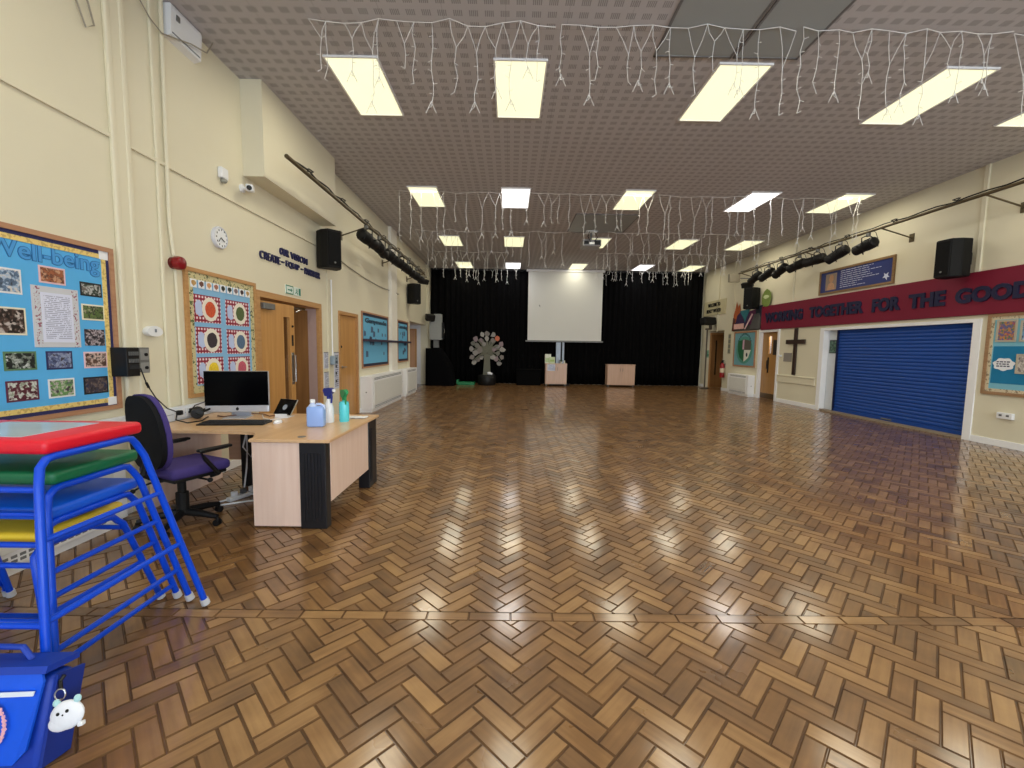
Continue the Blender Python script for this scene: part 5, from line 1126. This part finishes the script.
# under the desk
t = root('extension_lead', 'white extension block with plugs on the floor under the desk', 'extension lead', (-2.52, 4.05, 0)); MX = Matrix.Translation((-2.56, 4.08, 0)) @ Matrix.Rotation(1.2, 4, 'Z')
bl = obj('block', place(B().box(-.16, .16, -.03, .03, .0, .04, .008), MX), M_whiteplastic, t)
for k in range(3): obj('plug', place(B().box(-.12+k*.09, -.075+k*.09, -.022, .022, .04, .085, .006), MX), M_whiteplastic if k != 1 else mat('grey_button', (96, 98, 100), .4), t)
for k, (lab, pts) in enumerate((('white cables hanging down under the desk return', [(-2.66, 4.3, .70), (-2.62, 4.25, .55), (-2.65, 4.3, .4), (-2.60, 4.2, .25), (-2.58, 4.12, .08)]), ('second white cable hanging in a loop beside the desk leg', [(-2.60, 4.36, .70), (-2.56, 4.3, .5), (-2.60, 4.28, .34), (-2.66, 4.25, .45), (-2.64, 4.33, .69)]),
    ('white cable trailing over the floor from the extension block to the end panel', [(-2.5, 4.1, .02), (-2.42, 4.16, .012), (-2.3, 4.25, .012), (-2.15, 4.1, .012), (-2.08, 3.95, .012)]), ('white cable looping on the floor toward the office chair', [(-2.6, 3.98, .02), (-2.72, 3.86, .012), (-2.66, 3.8, .012), (-2.5, 3.9, .012), (-2.3, 4.0, .012), (-2.14, 4.3, .012)]))):
    tag(obj('floor_cable', B().tube(pts, .008, 6), M_whiteplastic, smooth=True), lab, 'cable', 'white cables under the desk')

# ------------------------------------------------------------------ office chair
ca = math.radians(-24)
t = root('office_chair', 'purple office chair with black back shell drawn up to the desk', 'chair', (-2.655, 3.43, 0), ca)
M_pur = mat('purple_upholstery', (66, 52, 122), .85, vary=.12, scale=60.)
def rbox(sx, sy, sz, c, bev, seg=3): return B().box(c[0]-sx/2, c[0]+sx/2, c[1]-sy/2, c[1]+sy/2, c[2]-sz/2, c[2]+sz/2, bev, seg)
obj('seat', rbox(.46, .45, .085, (0, .04, .475), .035), M_pur, t, local=True, smooth=True)
obj('seat_pan', rbox(.40, .40, .03, (0, .04, .42), .01), M_black, t, local=True)
def backpad(y0, y1, k):
    prof = []
    for i in range(28):
        a = i*2*PI/28; ca_, sa_ = math.cos(a), math.sin(a)
        prof.append(((abs(ca_)**.62)*(1 if ca_ > 0 else -1)*.22*k*(1-.14*max(0, sa_)), .80+(abs(sa_)**.75)*(1 if sa_ > 0 else -1)*.285*k))
    b = B().prism(prof, lambda u, w, d: (u, d-.10*(w-.5)**2-.03*(w-.5)+.25*u*u, w), y0, y1); bmesh.ops.bevel(b.bm, geom=[e for e in b.bm.edges if len(e.link_faces) == 2 and e.calc_face_angle(0) > 1.], offset=.016, segments=3, affect='EDGES'); return b
obj('back_shell', backpad(-.235, -.20, 1.), mat('black_back_shell', (18, 19, 24), .7, vary=.1, spec=.2), t, local=True, smooth=True, label='black back shell')
obj('back_cushion', backpad(-.20, -.165, 1.03), M_pur, t, local=True, smooth=True, label='purple back cushion')
obj('back_bar', B().tube([(0, -.22, .62), (0, -.26, .48), (0, -.16, .41), (0, 0, .40)], .022, 8), M_blackmetal, t, local=True)
for s in (-1, 1):
    obj('armrest', B().tube([(s*.22, .10, .41), (s*.285, .12, .43), (s*.29, .02, .57), (s*.285, -.01, .635), (s*.28, .20, .64)], .017, 8).box(s*.28-.025, s*.28+.025, -.03, .23, .632, .655, .01), M_black, t, local=True, smooth=True)
obj('gas_column', B().lathe([(.045, .10), (.045, .27), (.03, .27), (.03, .36), (.024, .36), (.024, .42)], None, 16), M_blackmetal, t, local=True)
obj('tilt_lever', B().tube([(.05, .02, .405), (.18, .06, .39), (.24, .07, .385)], .008, 6).ball((.25, .072, .385), .02), M_black, t, local=True); obj('back_lever', B().tube([(-.05, -.1, .405), (-.12, -.22, .36), (-.13, -.26, .34)], .008, 6).ball((-.13, -.27, .335), .018), M_black, t, local=True)
hb = B().lathe([(.05, .085), (.055, .10), (.05, .125)], None, 16); ca0 = .35
for k in range(5):
    a = ca0+k*2*PI/5; d = V((math.cos(a), math.sin(a), 0)); hb.tube([d*.03+V((0, 0, .105)), d*.17+V((0, 0, .095)), d*.29+V((0, 0, .075))], [.032, .028, .02], 8)
st = obj('star_base', hb, M_black, t, local=True, smooth=True)
for k in range(5):
    a = ca0+k*2*PI/5; c = V((.29*math.cos(a), .29*math.sin(a), 0)); b = B()
    for s in (-1, 1): b.lathe([(.01, -.009), (.026, -.008), (.028, 0), (.026, .008), (.01, .009)], Matrix.Translation(c+V((math.cos(a+PI/2)*.015*s, math.sin(a+PI/2)*.015*s, .028))) @ Matrix.Rotation(a, 4, 'Z') @ Matrix.Rotation(PI/2, 4, 'X'), 14)
    b.tube([c+V((0, 0, .03)), c+V((0, 0, .075))], .012, 8); obj('castor', b, M_black, st, local=True, smooth=True)

# ------------------------------------------------------------------ nested climbing tables
def climbing_table(lab, topm, zt, xe, yc, fx, fyf, fyn, wid, length, rung, rail_z, th=.07):
    """padded top on two splayed ladder ends; xe = end of the top, fx = x of the feet at that end, fyf = far foot y"""
    t = root('climbing_table', lab, 'climbing table', (xe-length/2, yc, 0), group='nested climbing tables')
    x1, x0 = xe, xe-length; hw = wid/2
    b = B().box(x0, x1, yc-hw, yc+hw, zt-th, zt, .02, 3); obj('padded_top', b, topm, t, smooth=True)
    r = .0158
    for e, s in (('e', 1), ('w', -1)):
        xt = (x1-.012) if s > 0 else (x0+.012); xf = fx if s > 0 else x0-(fx-x1)
        zt0 = zt-th-.012
        def P(f, side, xt=xt, xf=xf, zt0=zt0): return V((xt+(xf-xt)*f, (yc+hw-.03)*(1-f)+fyf*f if side > 0 else (yc-hw-.018)*(1-f)+fyn*f, zt0*(1-f)+.02*f))
        rb = .06
        pts_n = [P(1, -1), P(.5, -1), P(.1, -1)]; pts_f = [P(.1, 1), P(.5, 1), P(1, 1)]
        a, c = P(0, -1), P(0, 1)
        mid = [a+V((0, .005, -.035)), a+V((0, .03, -.006)), a+V((0, .06, 0)), c+V((0, -.06, 0)), c+V((0, -.03, -.006)), c+V((0, -.005, -.035))]
        obj('ladder_frame', B().tube(pts_n+mid+pts_f, r, 10), M_bluesteel, t, smooth=True)
        for f in rung:
            obj('rung', B().tube([P(f, -1), P(f, 1)], r*.8, 8), M_bluesteel, t, smooth=True)
        for side in (-1, 1):
            p = P(1, side); d = (P(1, side)-P(.9, side)).normalized(); obj('foot_cap', B().tube([p-d*.028, p+d*.008, p+d*.012], [.021, .022, .014], 10), mat('grey_white_rubber', (196, 198, 204), .6), t, label='pale rubber foot cap')
        if s > 0: PE = P
        else: PW = P
    for side in ((-1, 1) if not rail_z else (-1,)):
        f = .10; obj('side_rail', B().tube([PE(f, side)+V((0, side*-.01, -.02)), PW(f, side)+V((0, side*-.01, -.02))], r*.8, 8), M_bluesteel, t, smooth=True)
        for fz in rail_z: obj('side_rail', B().tube([PE(fz, side), PW(fz, side)], r*.75, 8), M_bluesteel, t, smooth=True)
    return t
vin = lambda n, c: mat(n, c, .42, vary=.03, coat=.1)
climbing_table('tallest climbing table with red padded top, outermost of the nested four', vin('red_vinyl', (222, 12, 42)), 1.086, -1.835, 1.9125, -1.70, 2.325, 1.50, .46, 1.08, (.31, .61), (.62,), .06)
climbing_table('climbing table with dark green padded top, second of the nested four', vin('dark_green_vinyl', (6, 108, 68)), .925, -1.93, 2.005, -1.82, 2.37, 1.64, .43, .95, (.40, .77), (.63,), .06)
climbing_table('climbing table with blue padded top, third of the nested four', vin('blue_vinyl', (8, 92, 220)), .765, -1.96, 2.02, -1.91, 2.395, 1.73, .45, .88, (.46, .89), (.57,), .055)
climbing_table('shortest climbing table with yellow top, innermost of the nested four', vin('yellow_vinyl', (236, 200, 50)), .635, -2.05, 2.04, -2.0, 2.385, 1.80, .42, .76, (.55,), (), .05)
tag(obj('laminated_sheet', B().prism([(-1.99, 1.74), (-1.985, 2.07), (-2.42, 2.07), (-2.42, 1.74)], lambda u, w, d: (u, w, d), 1.0865, 1.0885), mat('pale_laminated_sheet', (196, 206, 212), .15, vary=.1, scale=6.)), 'pale laminated sheet lying on the red padded top', 'sheet')
tag(obj('card_offcut', B().box(-2.36, -2.14, 2.08, 2.23, .636, .70, .004), wood('cardboard', (150, 96, 50), (166, 110, 62), .7, 0, 9.)), 'flat brown cardboard piece resting on the yellow table top', 'cardboard')

# ------------------------------------------------------------------ book bag
t = root('book_bag', 'royal blue school book bag leaning on the floor by the tables, bottom left', 'bag', (-1.86, 1.40, 0), 0)
M_bag = mat('royal_blue_nylon', (0, 86, 226), .5, vary=.06, scale=30.); M_bag2 = mat('darker_blue_nylon', (8, 56, 168), .5, vary=.1, scale=30.)
MB2 = Matrix.Translation((-1.79, 1.37, .0)) @ Matrix.Rotation(math.radians(3), 4, 'Z') @ Matrix.Rotation(math.radians(-14), 4, 'X')
def bg(b): return place(b, MB2)
w2 = .205
obj('body', bg(B().box(-w2, w2, -.03, .07, .0, .31, .03, 3)), M_bag2, t, smooth=True)
fl = obj('flap', bg(B().prism([(-w2-.004, .335), (w2-.03, .335), (w2-.012, .30), (w2-.03, .09), (w2-.07, .045), (-w2+.06, .04), (-w2, .09)], lambda u, w, d: (u, -.034-d-.02*math.sin(w*9), w), 0, .008)), M_bag, t, label='bright blue flap')
obj('flap_top', bg(B().prism([(-.05, .325), (.078, .325), (.075, .345), (-.045, .348)], lambda u, w, d: (d, u, w), -w2, w2-.01)), M_bag2, t)
obj('reflective_strip', bg(B().prism([(-w2, .258), (w2-.028, .262), (w2-.026, .276), (-w2, .272)], lambda u, w, d: (u, -.046-d-.02*math.sin(w*9), w), 0, .003)), mat('silver_white_strip', (216, 224, 238), .3), fl, label='silver white strip')
ring = B()
for k in range(40):
    a = k*2*PI/40; ring.prism(blob(+.02+.085*math.cos(a), .165+.08*math.sin(a), .0075, .0075, 6, .5, k), lambda u, w, d: (u, -.045-d-.02*math.sin(w*9), w), 0, .002)
obj('round_logo_lettering', bg(ring), mat('pink_white_print', (236, 176, 190), .5, vary=.2, scale=60.), fl, label='pale pink ring of lettering')
obj('carry_handle', bg(B().tube([(-.16, .02, .345), (-.15, .015, .375), (-.05, .01, .395), (.05, .012, .39), (.08, .02, .345)], [.010]*5, 8)), M_bag2, t, smooth=True)
obj('side_gusset', bg(B().prism([(-.03, .02), (.075, .02), (.085, .30), (-.02, .31)], lambda u, w, d: (d, u, w), w2-.002, w2+.008)), mat('navy_gusset', (10, 46, 140), .5), t)
t = root('keyring', 'flat white plush keyring with a tiny face hanging on the book bag', 'keyring', MB2 @ V((w2-.01, -.05, .17))); 
MR = MB2 @ Matrix.Translation((w2+.066, -.03, .185)) @ Matrix.Rotation(math.radians(-12), 4, 'Y')
pl = obj('body', place(B().ball((0, 0, 0), .055, (1.0, .34, .86), 20).ball((-.022, 0, -.02), .04, (1.0, .38, .72), 16), MR), mat('white_plush', (232, 234, 242), .9, vary=.04, scale=90.), t, smooth=True)
obj('face', place(B().ball((-.014, -.0185, .014), .006, (1, .5, .9), 8).ball((.016, -.0185, .018), .006, (1, .5, .9), 8).ball((.002, -.0195, .008), .003, (1, .5, 1), 6), MR), M_blackmetal, pl)
obj('tag_tip', place(B().box(.035, .052, -.008, .008, -.045, -.03, .003), MR), M_whiteplastic, pl)
obj('ear', place(B().ball((-.032, 0, .045), .013, (1, .6, 1), 8).ball((.036, 0, .045), .013, (1, .6, 1), 8), MR), mat('pale_mint_plush', (176, 216, 220), .9), pl)
obj('ring', place(B().tube([(-.02+.018*math.cos(a), 0, .07+.018*math.sin(a)) for a in [k*2*PI/14 for k in range(15)]], .0025, 5).tube([(-.02, 0, .05), (-.018, 0, .056)], .003, 5), MR), M_steel, t)
obj('strap_loop', place(B().tube([(-.02, .004, .085), (-.03, .014, .11), (-.02, .02, .125)], .006, 6), MR), M_black, t)
# ------------------------------------------------------------------ daylight, camera, view
def sky_window(nm, x0, x1, k):
    l = bpy.data.lights.new(nm, 'AREA'); l.shape = 'RECTANGLE'; l.size = x1-x0; l.size_y = 2.1; l.energy = k; l.color = (.74, .87, 1.)
    o = bpy.data.objects.new(nm, l); COL.objects.link(o); o.location = ((x0+x1)/2, YF-.3, 2.05); o.rotation_euler = (PI/2, 0, 0)
sky_window('daylight', -2.5, 1.5, SKY_K*.6); sky_window('daylight', 2.7, 7.1, SKY_K*1.6)
l = bpy.data.lights.new('corridor_fill', 'AREA'); l.size = .6; l.energy = 30; l.color = (1, .93, .8)  # unseen lamp without a fitting, added to light the corridor
o = bpy.data.objects.new('corridor_fill', l); COL.objects.link(o); o.location = (-4.6, 7.6, 2.58)
w = bpy.data.worlds.new('sky'); scn.world = w; w.use_nodes = True
w.node_tree.nodes['Background'].inputs['Color'].default_value = (.75, .86, 1., 1); w.node_tree.nodes['Background'].inputs['Strength'].default_value = 1.
cd = bpy.data.cameras.new('camera'); cam = bpy.data.objects.new('camera', cd); COL.objects.link(cam); scn.camera = cam
cd.sensor_fit = 'HORIZONTAL'; cd.sensor_width = 36.; cd.lens = 430.1752/1024*36.; cd.clip_start = .05; cd.clip_end = 100.
p_, r_, y_ = .0841, .0148, .0056
f = V((math.sin(y_)*math.cos(p_), math.cos(y_)*math.cos(p_), -math.sin(p_))); rt = V((math.cos(y_), -math.sin(y_), 0)); up = rt.cross(f)
c, s = math.cos(r_), math.sin(r_); R1 = rt*c+up*s; U1 = up*c-rt*s
M = Matrix((R1, U1, -f)).transposed().to_4x4(); M.translation = V((0, 0, 1.48)); cam.matrix_world = M
vs_ = scn.view_settings; scn.display_settings.display_device = 'sRGB'
vs_.view_transform = 'Standard'; vs_.look = 'None'; vs_.gamma = 1.; vs_.use_curve_mapping = False; vs_.exposure = EXPO
